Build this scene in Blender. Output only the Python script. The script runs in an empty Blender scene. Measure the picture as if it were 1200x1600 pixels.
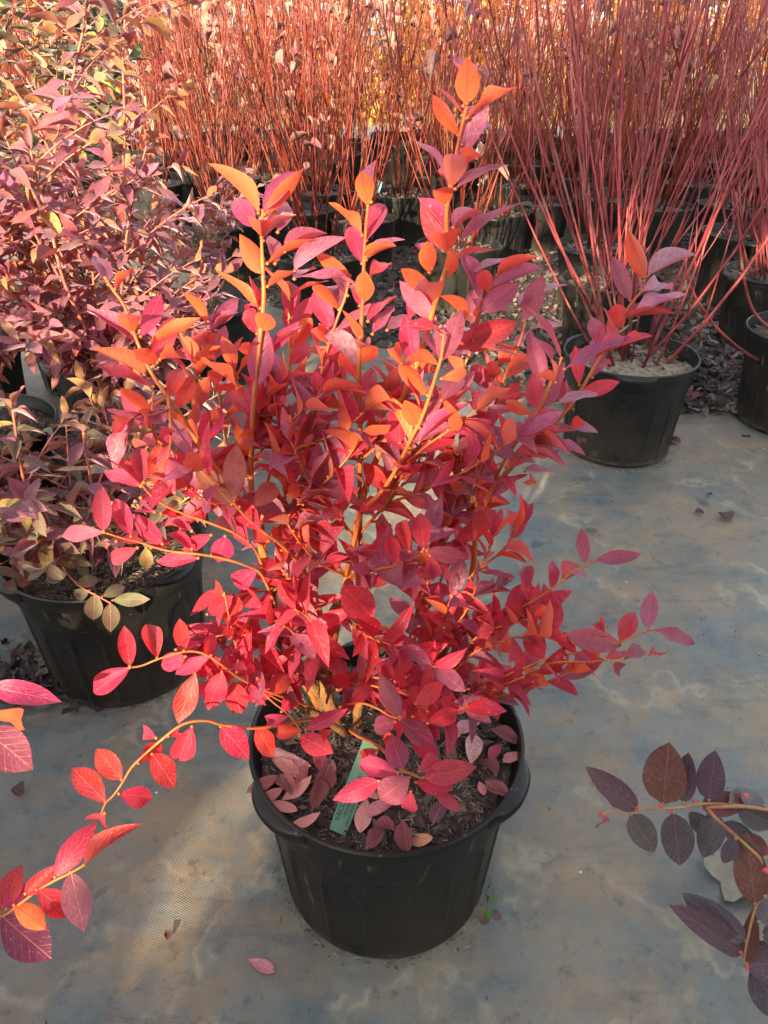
import bpy, math, random
import numpy as np
from mathutils import Vector, Matrix, noise

random.seed(11)
np.random.seed(11)
SC = bpy.context.scene
COL = SC.collection
R = math.radians

# ------------------------------------------------------------------ camera
CAM_H, PITCH, FPX = 1.07, R(32), 1200.0
cam_d = bpy.data.cameras.new('camera')
cam_d.sensor_fit = 'VERTICAL'; cam_d.sensor_height = 24; cam_d.sensor_width = 18
cam_d.lens = FPX / 1600 * 24
cam_d.clip_start = 0.02; cam_d.clip_end = 600
cam = bpy.data.objects.new('camera', cam_d); COL.objects.link(cam)
cam.location = (0, 0, CAM_H); cam.rotation_euler = (R(90) - PITCH, 0, 0)
SC.camera = cam
CAM = Vector((0, 0, CAM_H))

# ------------------------------------------------------------------ sky, sun, exposure
SUN_EL, SUN_AZ = R(17), R(20)          # travels towards +Y and a little +X
travel = Vector((math.sin(SUN_AZ) * math.cos(SUN_EL), math.cos(SUN_AZ) * math.cos(SUN_EL), -math.sin(SUN_EL)))
world = bpy.data.worlds.new('World'); SC.world = world; world.use_nodes = True
wn = world.node_tree; bg = wn.nodes['Background']
sky = wn.nodes.new('ShaderNodeTexSky'); sky.sky_type = 'NISHITA'; sky.sun_disc = False
sky.sun_elevation = SUN_EL; sky.sun_rotation = R(180) + SUN_AZ
sky.dust_density = 2.0
hs = wn.nodes.new('ShaderNodeHueSaturation'); hs.inputs['Saturation'].default_value = 0.32
wn.links.new(sky.outputs[0], hs.inputs['Color']); wn.links.new(hs.outputs[0], bg.inputs[0]); bg.inputs[1].default_value = 0.15
sun_d = bpy.data.lights.new('sun', 'SUN'); sun_d.energy = 4.3; sun_d.angle = R(0.55); sun_d.color = (1.0, 0.76, 0.48)
sun = bpy.data.objects.new('sun', sun_d); COL.objects.link(sun)
sun.rotation_euler = travel.to_track_quat('-Z', 'Y').to_euler(); sun.location = (-3, -6, 8)
SC.view_settings.view_transform = 'Standard'; SC.view_settings.look = 'None'
SC.view_settings.exposure = 2.22; SC.view_settings.gamma = 1.0; SC.view_settings.use_curve_mapping = False

# ------------------------------------------------------------------ helpers
CP, SP = math.cos(PITCH), math.sin(PITCH)
def ray(px, py):
    x, y = (px - 600) / FPX, (800 - py) / FPX
    return Vector((x, CP + y * SP, -SP + y * CP))
def at(px, py, Y):                      # point of that sight line standing Y metres ahead
    d = ray(px, py); return CAM + d * (Y / d.y)
def on(px, py, z=0.0):                  # point of that sight line at height z
    d = ray(px, py); return CAM + d * ((z - CAM_H) / d.z)
def depth(p):
    q = p - CAM; return q.y * CP - q.z * SP
def pix(p):
    q = p - CAM; dz = max(depth(p), 1e-3)
    return 600 + FPX * q.x / dz, 800 - FPX * (q.y * SP + q.z * CP) / dz
def in_frame(p, m=60):
    if depth(p) < 0.05: return False
    x, y = pix(p); return -m < x < 1200 + m and -m < y < 1600 + m

def tag(o, label, cat, group=None):
    o['label'] = label; o['category'] = cat
    if group: o['group'] = group
    return o
def empty(name, loc, label, cat, group=None, rz=0.0):
    o = bpy.data.objects.new(name, None); COL.objects.link(o); o.empty_display_size = 0.05
    o.location = loc; o.rotation_euler = (0, 0, rz)
    return tag(o, label, cat, group)
def link(name, mesh, parent=None, loc=None):
    o = bpy.data.objects.new(name, mesh); COL.objects.link(o)
    if parent: o.parent = parent
    if loc is not None: o.location = loc
    return o
def copy_tree(o, parent=None):
    c = o.copy(); COL.objects.link(c); c.parent = parent
    for ch in list(o.children): copy_tree(ch, c)
    return c

class MB:
    def __init__(s): s.v = []; s.f = []; s.c = []
    def quad(s, *pts, col=None):
        n = len(s.v); s.v += [tuple(p) for p in pts]; s.f.append(tuple(range(n, n + len(pts)))); s.c += [col or (1, 1, 1, 1)] * len(pts)
    def tube(s, path, radii, sides=6, cap=True):
        n0 = len(s.v); k = len(path)
        t0 = (path[1] - path[0]).normalized()
        u = t0.orthogonal().normalized()
        for i, p in enumerate(path):
            t = (path[min(i + 1, k - 1)] - path[max(i - 1, 0)]).normalized()
            u = (u - t * u.dot(t)).normalized(); w = t.cross(u)
            for j in range(sides):
                a = 2 * math.pi * j / sides
                s.v.append(tuple(p + (u * math.cos(a) + w * math.sin(a)) * radii[i])); s.c.append((1, 1, 1, 1))
        for i in range(k - 1):
            for j in range(sides):
                a = n0 + i * sides + j; b = n0 + i * sides + (j + 1) % sides
                s.f.append((a, b, b + sides, a + sides))
        if cap:
            s.f.append(tuple(n0 + (k - 1) * sides + j for j in range(sides)))
            s.f.append(tuple(n0 + j for j in reversed(range(sides))))
    def blob(s, p, r, sq=1.0):
        n = len(s.v)
        for d in ((1,0,0),(-1,0,0),(0,1,0),(0,-1,0),(0,0,1),(0,0,-1)):
            s.v.append((p[0]+d[0]*r, p[1]+d[1]*r, p[2]+d[2]*r*sq)); s.c.append((1,1,1,1))
        for a, b, c in ((0,2,4),(2,1,4),(1,3,4),(3,0,4),(2,0,5),(1,2,5),(3,1,5),(0,3,5)):
            s.f.append((n+a, n+b, n+c))
    def lathe(s, prof, seg, arc=None):
        n0 = len(s.v); m = len(prof)
        for (r, z) in prof:
            for j in range(seg):
                a = 2 * math.pi * j / seg
                s.v.append((r * math.cos(a), r * math.sin(a), z)); s.c.append((1, 1, 1, 1))
        for i in range(m - 1):
            for j in range(seg):
                a = n0 + i * seg + j; b = n0 + i * seg + (j + 1) % seg
                s.f.append((a, b, b + seg, a + seg))
    def add(s, mesh_v, mesh_f, M, col=None):
        n = len(s.v)
        for q in mesh_v: s.v.append(tuple(M @ Vector(q)))
        s.c += [col or (1, 1, 1, 1)] * len(mesh_v)
        for f in mesh_f: s.f.append(tuple(n + i for i in f))
    def mesh(s, name, mat, smooth=True, colors=False, sharp=0):
        me = bpy.data.meshes.new(name); me.from_pydata(s.v, [], s.f)
        me.materials.append(mat)
        if smooth: me.polygons.foreach_set('use_smooth', [True] * len(me.polygons))
        if colors:
            ca = me.color_attributes.new('col', 'FLOAT_COLOR', 'POINT')
            ca.data.foreach_set('color', np.array(s.c, dtype=np.float32).ravel())
        if sharp: me.set_sharp_from_angle(angle=R(sharp))
        me.update(); return me

def catmull(pts, per=5):
    out = []
    for i in range(len(pts) - 1):
        p0 = pts[max(i - 1, 0)]; p1 = pts[i]; p2 = pts[i + 1]; p3 = pts[min(i + 2, len(pts) - 1)]
        for j in range(per):
            t = j / per
            out.append(0.5 * ((2 * p1) + (p2 - p0) * t + (2 * p0 - 5 * p1 + 4 * p2 - p3) * t * t + (3 * p1 - p0 - 3 * p2 + p3) * t ** 3))
    out.append(pts[-1]); return out

# ------------------------------------------------------------------ materials
def new_mat(name):
    m = bpy.data.materials.new(name); m.use_nodes = True
    nt = m.node_tree; nt.nodes.clear()
    out = nt.nodes.new('ShaderNodeOutputMaterial')
    def N(t, **kw):
        n = nt.nodes.new(t)
        for k, v in kw.items():
            if isinstance(v, (int, float, str, bool)) and hasattr(n, k): setattr(n, k, v)
        return n
    def L(a, b): nt.links.new(a, b)
    return m, nt, out, N, L
def mixc(N, L, fac, a, b, mode='MIX'):
    n = N('ShaderNodeMix'); n.data_type = 'RGBA'; n.blend_type = mode
    for sock, val in ((n.inputs[0], fac), (n.inputs[6], a), (n.inputs[7], b)):
        if hasattr(val, 'is_linked'): L(val, sock)
        elif isinstance(val, (int, float)): sock.default_value = val
        else: sock.default_value = (*val, 1) if len(val) == 3 else val
    return n.outputs[2]
def ramp(N, L, src, stops):
    n = N('ShaderNodeValToRGB'); e = n.color_ramp.elements
    while len(e) < len(stops): e.new(0.5)
    for el, (p, c) in zip(e, stops):
        el.position = p; el.color = (c, c, c, 1) if isinstance(c, (int, float)) else (*c, 1)
    L(src, n.inputs[0]); return n.outputs[0]
def math_(N, L, op, a, b=None, c=None):
    n = N('ShaderNodeMath'); n.operation = op
    for i, v in enumerate((a, b, c)):
        if v is None: continue
        if isinstance(v, (int, float)): n.inputs[i].default_value = v
        else: L(v, n.inputs[i])
    return n.outputs[0]
def noise_(N, L, scale, detail=4, vec=None, rough=0.55):
    n = N('ShaderNodeTexNoise'); n.inputs['Scale'].default_value = scale; n.inputs['Detail'].default_value = detail
    n.inputs['Roughness'].default_value = rough
    if vec is not None: L(vec, n.inputs['Vector'])
    return n.outputs['Fac']

def leaf_mat(name, underA, underB, joined=False, spots=0.6, rough=0.4, trans=0.28, bloom=0.35, dead=False, tint=(0.80, 0.25, 0.22), blotch=0.32):
    m, nt, out, N, L = new_mat(name)
    uv = N('ShaderNodeUVMap'); uv.uv_map = 'UVMap'
    sep = N('ShaderNodeSeparateXYZ'); L(uv.outputs[0], sep.inputs[0])
    oi = N('ShaderNodeObjectInfo'); tc = N('ShaderNodeTexCoord'); geo = N('ShaderNodeNewGeometry')
    if joined:
        at_ = N('ShaderNodeAttribute'); at_.attribute_name = 'col'; base = at_.outputs['Color']; posn = geo.outputs['Position']
        rnd = noise_(N, L, 9.0, 1, posn)
    else:
        base = oi.outputs['Color']; rnd = oi.outputs['Random']
        ad = N('ShaderNodeVectorMath'); ad.operation = 'ADD'; L(tc.outputs['Object'], ad.inputs[0])
        cb = N('ShaderNodeCombineXYZ'); L(math_(N, L, 'MULTIPLY', rnd, 40.0), cb.inputs[0]); L(cb.outputs[0], ad.inputs[1]); posn = ad.outputs[0]
    k = 1.0 if not joined else 14.0
    au = math_(N, L, 'ABSOLUTE', math_(N, L, 'SUBTRACT', sep.outputs[0], 0.5))
    mid = ramp(N, L, au, [(0.0, 1.0), (0.012, 0.8), (0.026, 0.0)])
    sv = math_(N, L, 'FRACT', math_(N, L, 'SUBTRACT', math_(N, L, 'MULTIPLY', sep.outputs[1], 6.5), math_(N, L, 'MULTIPLY', au, 5.0)))
    svn = noise_(N, L, 5.0 * k, 3, posn)
    side = ramp(N, L, math_(N, L, 'ADD', sv, math_(N, L, 'MULTIPLY', math_(N, L, 'SUBTRACT', svn, 0.5), 0.35)), [(0.40, 0.0), (0.48, 1.0), (0.52, 1.0), (0.60, 0.0)])
    vein = math_(N, L, 'MAXIMUM', mid, math_(N, L, 'MULTIPLY', side, 0.45))
    big = noise_(N, L, 2.2 * k, 3, posn)
    fine = noise_(N, L, 16.0 * k, 3, posn)
    # upper side: base colour, darker / purpler patches, paler veins, dust spots
    hsv = N('ShaderNodeHueSaturation'); L(base, hsv.inputs['Color'])
    L(math_(N, L, 'MULTIPLY_ADD', rnd, 0.04, 0.48), hsv.inputs['Hue']); L(math_(N, L, 'MULTIPLY_ADD', big, 0.9, 0.55), hsv.inputs['Value'])
    top = hsv.outputs[0]
    top = mixc(N, L, math_(N, L, 'MULTIPLY', ramp(N, L, fine, [(0.42, 0.0), (0.64, 1.0)]), 0.62), top, (0.13, 0.02, 0.05) if blotch else (0.035, 0.025, 0.03))
    top = mixc(N, L, math_(N, L, 'MULTIPLY', vein, 0.42), top, tint)
    vo = N('ShaderNodeTexVoronoi'); vo.inputs['Scale'].default_value = 11.0 * k; L(posn, vo.inputs['Vector'])
    dots = ramp(N, L, vo.outputs['Distance'], [(0.0, 1.0), (0.16, 0.9), (0.27, 0.0)])
    dots = math_(N, L, 'MULTIPLY', dots, ramp(N, L, big, [(0.42, 0.0), (0.62, 1.0)]))
    top = mixc(N, L, math_(N, L, 'MULTIPLY', dots, spots * 0.95), top, (0.62, 0.40, 0.48) if blotch else (0.22, 0.19, 0.22))
    blo = noise_(N, L, 1.3 * k, 2, posn)
    if not dead and blotch: top = mixc(N, L, math_(N, L, 'MULTIPLY', ramp(N, L, blo, [(0.45, 0.0), (0.62, 1.0)]), blotch), top, (0.27, 0.085, 0.15))
    edge = math_(N, L, 'MULTIPLY', ramp(N, L, sep.outputs[1], [(0.84, 0.0), (0.97, 1.0)]), ramp(N, L, rnd, [(0.70, 0.0), (0.74, 1.0)]))
    top = mixc(N, L, math_(N, L, 'MULTIPLY', edge, 0.75), top, (0.12, 0.05, 0.03))
    # brown specks
    vo2 = N('ShaderNodeTexVoronoi'); vo2.inputs['Scale'].default_value = 3.1 * k; L(posn, vo2.inputs['Vector'])
    sp = ramp(N, L, vo2.outputs['Distance'], [(0.0, 1.0), (0.05, 0.8), (0.075, 0.0)])
    top = mixc(N, L, math_(N, L, 'MULTIPLY', sp, 0.8), top, (0.05, 0.02, 0.015))
    under = mixc(N, L, rnd, underA, underB)
    if dead: under = mixc(N, L, 0.25, base, (0.5, 0.34, 0.28))
    under = mixc(N, L, math_(N, L, 'MULTIPLY', fine, 0.35), under, tuple(c * 0.6 for c in underA))
    under = mixc(N, L, math_(N, L, 'MULTIPLY', vein, 0.55), under, (0.30, 0.03, 0.02))
    colr = mixc(N, L, geo.outputs['Backfacing'], top, under)
    b = N('ShaderNodeBsdfPrincipled'); L(colr, b.inputs['Base Color'])
    L(math_(N, L, 'MULTIPLY_ADD', fine, 0.22, rough), b.inputs['Roughness'])
    b.inputs['Specular IOR Level'].default_value = 0.42
    b.inputs['Sheen Weight'].default_value = bloom; b.inputs['Sheen Roughness'].default_value = 0.45
    b.inputs['Sheen Tint'].default_value = (0.72, 0.66, 0.9, 1)
    tr = N('ShaderNodeBsdfTranslucent')
    L(mixc(N, L, 0.5 if blotch else 0.0, base, (0.85, 0.05, 0.06)), tr.inputs['Color'])
    mx = N('ShaderNodeMixShader'); mx.inputs[0].default_value = trans
    L(b.outputs[0], mx.inputs[1]); L(tr.outputs[0], mx.inputs[2])
    bmp = N('ShaderNodeBump'); bmp.inputs['Strength'].default_value = 0.35; bmp.inputs['Distance'].default_value = 0.004
    hgt = math_(N, L, 'SUBTRACT', math_(N, L, 'MULTIPLY', fine, 0.5), math_(N, L, 'MULTIPLY', vein, 0.8))
    L(hgt, bmp.inputs['Height']); L(bmp.outputs[0], b.inputs['Normal'])
    L(mx.outputs[0], out.inputs[0])
    return m

def simple_mat(name, cols, scale, rough=0.7, bump=0.3, dist=0.004, spec=0.3, attr=False, coords='Object', trans=None, rnd_var=0.0):
    m, nt, out, N, L = new_mat(name)
    tc = N('ShaderNodeTexCoord'); n1 = noise_(N, L, scale, 5, tc.outputs[coords])
    stops = [(0.28 + 0.44 * i / max(1, len(cols) - 1), c) for i, c in enumerate(cols)]
    c = ramp(N, L, n1, stops)
    if attr:
        a = N('ShaderNodeAttribute'); a.attribute_name = 'col'; c = mixc(N, L, 1.0, c, a.outputs['Color'], 'MULTIPLY')
    if rnd_var:
        oi = N('ShaderNodeObjectInfo'); h = N('ShaderNodeHueSaturation'); L(c, h.inputs['Color'])
        L(math_(N, L, 'MULTIPLY_ADD', oi.outputs['Random'], rnd_var, 1 - rnd_var / 2), h.inputs['Value']); c = h.outputs[0]
    b = N('ShaderNodeBsdfPrincipled'); L(c, b.inputs['Base Color']); b.inputs['Roughness'].default_value = rough
    b.inputs['Specular IOR Level'].default_value = spec
    if bump:
        bm = N('ShaderNodeBump'); bm.inputs['Strength'].default_value = bump; bm.inputs['Distance'].default_value = dist
        L(noise_(N, L, scale * 4, 5, tc.outputs[coords]), bm.inputs['Height']); L(bm.outputs[0], b.inputs['Normal'])
    sh = b.outputs[0]
    if trans:
        t = N('ShaderNodeBsdfTranslucent'); L(c, t.inputs['Color']); mx = N('ShaderNodeMixShader'); mx.inputs[0].default_value = trans
        L(sh, mx.inputs[1]); L(t.outputs[0], mx.inputs[2]); sh = mx.outputs[0]
    L(sh, out.inputs[0]); return m

M = {}
M['leaf'] = leaf_mat('red_leaf', (0.70, 0.135, 0.05), (0.68, 0.195, 0.045), trans=0.50, bloom=0.12, rough=0.33)
M['leaf_j'] = leaf_mat('red_leaf_joined', (0.70, 0.135, 0.05), (0.68, 0.195, 0.045), joined=True, trans=0.50, bloom=0.12, rough=0.33)
M['mauve'] = leaf_mat('mauve_leaf', (0.34, 0.13, 0.07), (0.36, 0.24, 0.06), spots=0.25, bloom=0.5)
M['mauve_j'] = leaf_mat('mauve_leaf_joined', (0.34, 0.13, 0.07), (0.36, 0.24, 0.06), joined=True, spots=0.25, bloom=0.5)
M['dark'] = leaf_mat('dark_leaf', (0.14, 0.09, 0.07), (0.15, 0.12, 0.08), spots=0.6, trans=0.06, bloom=0.14, tint=(0.26, 0.13, 0.12), blotch=0)
M['dark_j'] = leaf_mat('dark_leaf_joined', (0.20, 0.12, 0.08), (0.22, 0.16, 0.08), joined=True, spots=0.5, trans=0.06, tint=(0.26, 0.13, 0.12), blotch=0)
M['dead'] = leaf_mat('fallen_leaf', (0.50, 0.30, 0.24), (0.48, 0.24, 0.18), spots=0.2, rough=0.6, trans=0.05, bloom=0.1, dead=True)
M['twig'] = simple_mat('young_twig', [(0.29, 0.055, 0.028), (0.37, 0.10, 0.03), (0.42, 0.165, 0.042)], 22, 0.5, 0.2)
M['pinktwig'] = simple_mat('pink_twig', [(0.30, 0.07, 0.06), (0.38, 0.13, 0.10), (0.36, 0.2, 0.1)], 22, 0.55, 0.2)
M['tantwig'] = simple_mat('tan_twig', [(0.25, 0.09, 0.05), (0.34, 0.20, 0.09), (0.38, 0.26, 0.12)], 22, 0.55, 0.2)
M['bark'] = simple_mat('old_bark', [(0.06, 0.028, 0.015), (0.14, 0.065, 0.025), (0.20, 0.11, 0.045)], 55, 0.8, 0.9)
M['cane'] = simple_mat('dogwood_cane', [(0.13, 0.016, 0.022), (0.20, 0.032, 0.036), (0.31, 0.10, 0.085)], 9, 0.5, 0.15, spec=0.25, rnd_var=0.6)
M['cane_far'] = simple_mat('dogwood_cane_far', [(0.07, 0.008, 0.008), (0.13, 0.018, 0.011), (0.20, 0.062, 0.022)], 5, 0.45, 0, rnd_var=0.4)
M['soil'] = simple_mat('potting_soil', [(0.03, 0.022, 0.017), (0.09, 0.07, 0.055), (0.17, 0.14, 0.11)], 60, 0.95, 0.9, 0.01)
M['sand'] = simple_mat('sandy_soil', [(0.10, 0.075, 0.055), (0.26, 0.21, 0.15), (0.36, 0.30, 0.23)], 70, 0.95, 0.9, 0.01)
M['chip'] = simple_mat('bark_chips', [(0.6, 0.6, 0.6), (1, 1, 1)], 30, 0.8, 0, attr=True)
M['litter'] = simple_mat('leaf_litter', [(0.7, 0.7, 0.7), (1, 1, 1)], 30, 0.75, 0.3, attr=True, spec=0.25)
M['tag'] = simple_mat('green_plastic', [(0.075, 0.19, 0.12), (0.10, 0.235, 0.155)], 20, 0.45, 0)
M['teal'] = simple_mat('teal_plastic', [(0.10, 0.45, 0.40), (0.18, 0.55, 0.50)], 20, 0.4, 0)
M['ink'] = simple_mat('black_print', [(0.01, 0.012, 0.01), (0.02, 0.02, 0.02)], 20, 0.6, 0)
M['wood'] = simple_mat('weathered_wood', [(0.30, 0.24, 0.17), (0.50, 0.42, 0.32)], 16, 0.8, 0.5)
M['pinkwood'] = simple_mat('pink_brown_wood', [(0.38, 0.20, 0.14), (0.55, 0.33, 0.24)], 16, 0.8, 0.5)
M['white'] = simple_mat('white_paint', [(0.7, 0.68, 0.62), (0.8, 0.79, 0.75)], 8, 0.6, 0.1)
M['orange'] = simple_mat('orange_plastic', [(0.75, 0.22, 0.03), (0.8, 0.28, 0.04)], 8, 0.5, 0)
M['gold'] = simple_mat('golden_foliage', [(0.18, 0.09, 0.015), (0.28, 0.15, 0.025), (0.36, 0.24, 0.055)], 3, 0.7, 0, attr=True, trans=0.3)
M['green'] = simple_mat('evergreen_foliage', [(0.035, 0.06, 0.02), (0.07, 0.11, 0.03)], 3, 0.55, 0, attr=True, trans=0.15)
M['trunk'] = simple_mat('tree_bark', [(0.06, 0.045, 0.03), (0.16, 0.12, 0.09)], 12, 0.9, 0.8, 0.02)
M['gravel'] = simple_mat('pale_gravel', [(0.17, 0.15, 0.125), (0.27, 0.24, 0.20)], 12, 0.95, 0.5, 0.01)
M['field'] = simple_mat('dry_field', [(0.16, 0.12, 0.05), (0.30, 0.23, 0.09)], 1.5, 0.95, 0.4, 0.02)
M['bed'] = simple_mat('dark_bed_soil', [(0.025, 0.02, 0.016), (0.06, 0.048, 0.04), (0.11, 0.09, 0.08)], 24, 0.95, 0.8, 0.01)

def pot_mat():
    m, nt, out, N, L = new_mat('black_plastic')
    tc = N('ShaderNodeTexCoord'); geo = N('ShaderNodeNewGeometry')
    n1 = noise_(N, L, 7, 5, tc.outputs['Object']); n2 = noise_(N, L, 160, 2, tc.outputs['Object'])
    sep = N('ShaderNodeSeparateXYZ'); L(tc.outputs['Object'], sep.inputs[0])
    low = ramp(N, L, sep.outputs[2], [(0.0, 1.0), (0.10, 0.45), (0.24, 0.15)])
    dust = math_(N, L, 'MULTIPLY', ramp(N, L, n1, [(0.35, 0.15), (0.65, 1.0)]), low)
    c = mixc(N, L, math_(N, L, 'MULTIPLY', dust, 0.85), (0.006, 0.0075, 0.008), (0.055, 0.041, 0.027))  # brown dust, strengthened to paint in the pot's brown reflections too
    vo = N('ShaderNodeTexVoronoi'); vo.inputs['Scale'].default_value = 55; L(tc.outputs['Object'], vo.inputs['Vector'])
    c = mixc(N, L, math_(N, L, 'MULTIPLY', ramp(N, L, vo.outputs['Distance'], [(0.0, 1.0), (0.08, 0.9), (0.11, 0.0)]), 0.35), c, (0.22, 0.18, 0.14))
    mp = N('ShaderNodeMapping'); L(tc.outputs['Object'], mp.inputs[0]); mp.inputs['Scale'].default_value = (70, 70, 6)
    scr = ramp(N, L, noise_(N, L, 1.0, 4, mp.outputs[0]), [(0.66, 0.0), (0.72, 1.0)])
    c = mixc(N, L, math_(N, L, 'MULTIPLY', scr, 0.55), c, (0.16, 0.14, 0.11))
    b = N('ShaderNodeBsdfPrincipled'); L(c, b.inputs['Base Color'])
    L(math_(N, L, 'MULTIPLY_ADD', dust, 0.35, 0.38), b.inputs['Roughness'])
    b.inputs['Specular IOR Level'].default_value = 0.30
    bm = N('ShaderNodeBump'); bm.inputs['Strength'].default_value = 0.12; bm.inputs['Distance'].default_value = 0.002
    L(n2, bm.inputs['Height']); L(bm.outputs[0], b.inputs['Normal'])
    L(b.outputs[0], out.inputs[0]); return m
M['pot'] = pot_mat()

def cloth_mat():
    m, nt, out, N, L = new_mat('woven_ground_cloth')
    tc = N('ShaderNodeTexCoord'); P = tc.outputs['Object']
    n1 = noise_(N, L, 4.6, 9, P, 0.74); n2 = noise_(N, L, 13, 8, P, 0.72); n3 = noise_(N, L, 1.5, 4, P, 0.6); n4 = noise_(N, L, 30, 6, P, 0.75); n5 = noise_(N, L, 5.5, 5, P, 0.6)
    c = mixc(N, L, ramp(N, L, n1, [(0.40, 0.0), (0.62, 1.0)]), (0.095, 0.125, 0.130), (0.245, 0.180, 0.110))
    c = mixc(N, L, math_(N, L, 'MULTIPLY', ramp(N, L, n2, [(0.46, 0.0), (0.60, 1.0)]), 0.5), c, (0.17, 0.195, 0.185))
    c = mixc(N, L, math_(N, L, 'MULTIPLY', ramp(N, L, n3, [(0.48, 0.0), (0.70, 1.0)]), 0.55), c, (0.27, 0.20, 0.13))
    c = mixc(N, L, math_(N, L, 'MULTIPLY', ramp(N, L, n5, [(0.30, 1.0), (0.44, 0.0)]), 0.55), c, (0.075, 0.088, 0.09))
    # pale tide lines left by dried puddles
    tide = ramp(N, L, noise_(N, L, 1.9, 5, P, 0.55), [(0.488, 0.0), (0.50, 1.0), (0.503, 1.0), (0.515, 0.0)])
    c = mixc(N, L, math_(N, L, 'MULTIPLY', math_(N, L, 'MULTIPLY', tide, ramp(N, L, n2, [(0.40, 0.0), (0.60, 1.0)])), 0.55), c, (0.38, 0.33, 0.21))
    mp = N('ShaderNodeMapping'); L(P, mp.inputs[0]); mp.inputs['Rotation'].default_value = (0, 0, R(-38)); mp.inputs['Scale'].default_value = (3, 13, 1)
    st = noise_(N, L, 1.0, 7, mp.outputs[0], 0.7)
    c = mixc(N, L, math_(N, L, 'MULTIPLY', ramp(N, L, st, [(0.55, 0.0), (0.72, 1.0)]), 0.38), c, (0.27, 0.235, 0.16))
    c = mixc(N, L, math_(N, L, 'MULTIPLY', ramp(N, L, st, [(0.30, 1.0), (0.44, 0.0)]), 0.65), c, (0.058, 0.062, 0.06))
    c = mixc(N, L, math_(N, L, 'MULTIPLY', ramp(N, L, n4, [(0.56, 0.0), (0.66, 1.0)]), 0.6), c, (0.06, 0.068, 0.072))
    # a few black mould spots
    vs_ = N('ShaderNodeTexVoronoi'); vs_.inputs['Scale'].default_value = 5.0; dv = N('ShaderNodeVectorMath'); dv.operation = 'ADD'
    nz = N('ShaderNodeTexNoise'); nz.inputs['Scale'].default_value = 30; L(P, nz.inputs[0]); sc_ = N('ShaderNodeVectorMath'); sc_.operation = 'SCALE'; sc_.inputs['Scale'].default_value = 0.05; L(nz.outputs['Color'], sc_.inputs[0])
    L(P, dv.inputs[0]); L(sc_.outputs[0], dv.inputs[1]); L(dv.outputs[0], vs_.inputs['Vector'])
    c = mixc(N, L, math_(N, L, 'MULTIPLY', ramp(N, L, vs_.outputs['Distance'], [(0.0, 1.0), (0.06, 0.9), (0.10, 0.0)]), 0.6), c, (0.035, 0.04, 0.042))
    # weave
    mp2 = N('ShaderNodeMapping'); L(P, mp2.inputs[0]); mp2.inputs['Rotation'].default_value = (0, 0, R(28))
    w1 = N('ShaderNodeTexWave'); w1.wave_type = 'BANDS'; w1.bands_direction = 'X'; w1.inputs['Scale'].default_value = 90; w1.inputs['Distortion'].default_value = 0.6; L(mp2.outputs[0], w1.inputs[0])
    w2 = N('ShaderNodeTexWave'); w2.wave_type = 'BANDS'; w2.bands_direction = 'Y'; w2.inputs['Scale'].default_value = 110; w2.inputs['Distortion'].default_value = 0.6; L(mp2.outputs[0], w2.inputs[0])
    wv = math_(N, L, 'MULTIPLY', w1.outputs['Fac'], w2.outputs['Fac'])
    vis = ramp(N, L, noise_(N, L, 5, 3, P), [(0.35, 0.55), (0.65, 1.0)])
    c = mixc(N, L, math_(N, L, 'MULTIPLY', math_(N, L, 'MULTIPLY', wv, vis), 0.30), c, (0.05, 0.055, 0.055))
    vo = N('ShaderNodeTexVoronoi'); vo.inputs['Scale'].default_value = 9; L(P, vo.inputs['Vector'])
    c = mixc(N, L, ramp(N, L, vo.outputs['Distance'], [(0.0, 1.0), (0.014, 1.0), (0.020, 0.0)]), c, (0.7, 0.68, 0.64))
    b = N('ShaderNodeBsdfPrincipled'); L(c, b.inputs['Base Color'])
    L(math_(N, L, 'MULTIPLY_ADD', n2, 0.4, 0.26), b.inputs['Roughness']); b.inputs['Specular IOR Level'].default_value = 0.35
    bm = N('ShaderNodeBump'); bm.inputs['Strength'].default_value = 0.35; bm.inputs['Distance'].default_value = 0.002
    L(math_(N, L, 'ADD', wv, math_(N, L, 'MULTIPLY', n4, 1.5)), bm.inputs['Height']); L(bm.outputs[0], b.inputs['Normal'])
    L(b.outputs[0], out.inputs[0]); return m
M['cloth'] = cloth_mat()

# ------------------------------------------------------------------ setting: ground sheets
def struct(name, mesh):
    o = link(name, mesh); o['kind'] = 'structure'; return o
g = MB(); g.quad((-250, -250, -0.03), (250, -250, -0.03), (250, 250, -0.03), (-250, 250, -0.03))
struct('ground', g.mesh('ground', M['field'], False))
g = MB(); g.quad((-30, 9.0, -0.008), (30, 8.2, -0.008), (30, 11.2, -0.008), (-30, 12.0, -0.008))
struct('gravel_road', g.mesh('gravel_road', M['gravel'], False))

def cloth_z(x, y):
    v = 0.006 * noise.noise(Vector((x * 1.6, y * 1.6, 0.3)))
    v += 0.0055 * noise.noise(Vector(((x * 0.8 + y * 0.6) * 1.5, (y * 0.8 - x * 0.6) * 9.0, 1.7)))
    v += 0.0016 * noise.noise(Vector((x * 14, y * 14, 2.3)))
    return v
def grid_sheet(name, x0, x1, y0, y1, step, zf, mat):
    nx, ny = int((x1 - x0) / step) + 1, int((y1 - y0) / step) + 1
    vs = []; fs = []
    for j in range(ny):
        for i in range(nx):
            x = x0 + (x1 - x0) * i / (nx - 1); y = y0 + (y1 - y0) * j / (ny - 1); vs.append((x, y, zf(x, y)))
    for j in range(ny - 1):
        for i in range(nx - 1):
            a = j * nx + i; fs.append((a, a + 1, a + nx + 1, a + nx))
    me = bpy.data.meshes.new(name); me.from_pydata(vs, [], fs); me.materials.append(mat)
    me.polygons.foreach_set('use_smooth', [True] * len(fs)); return struct(name, me)
grid_sheet('ground_cloth', -3.2, 3.2, -3.0, 5.2, 0.03, lambda x, y: cloth_z(x, y), M['cloth'])
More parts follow.
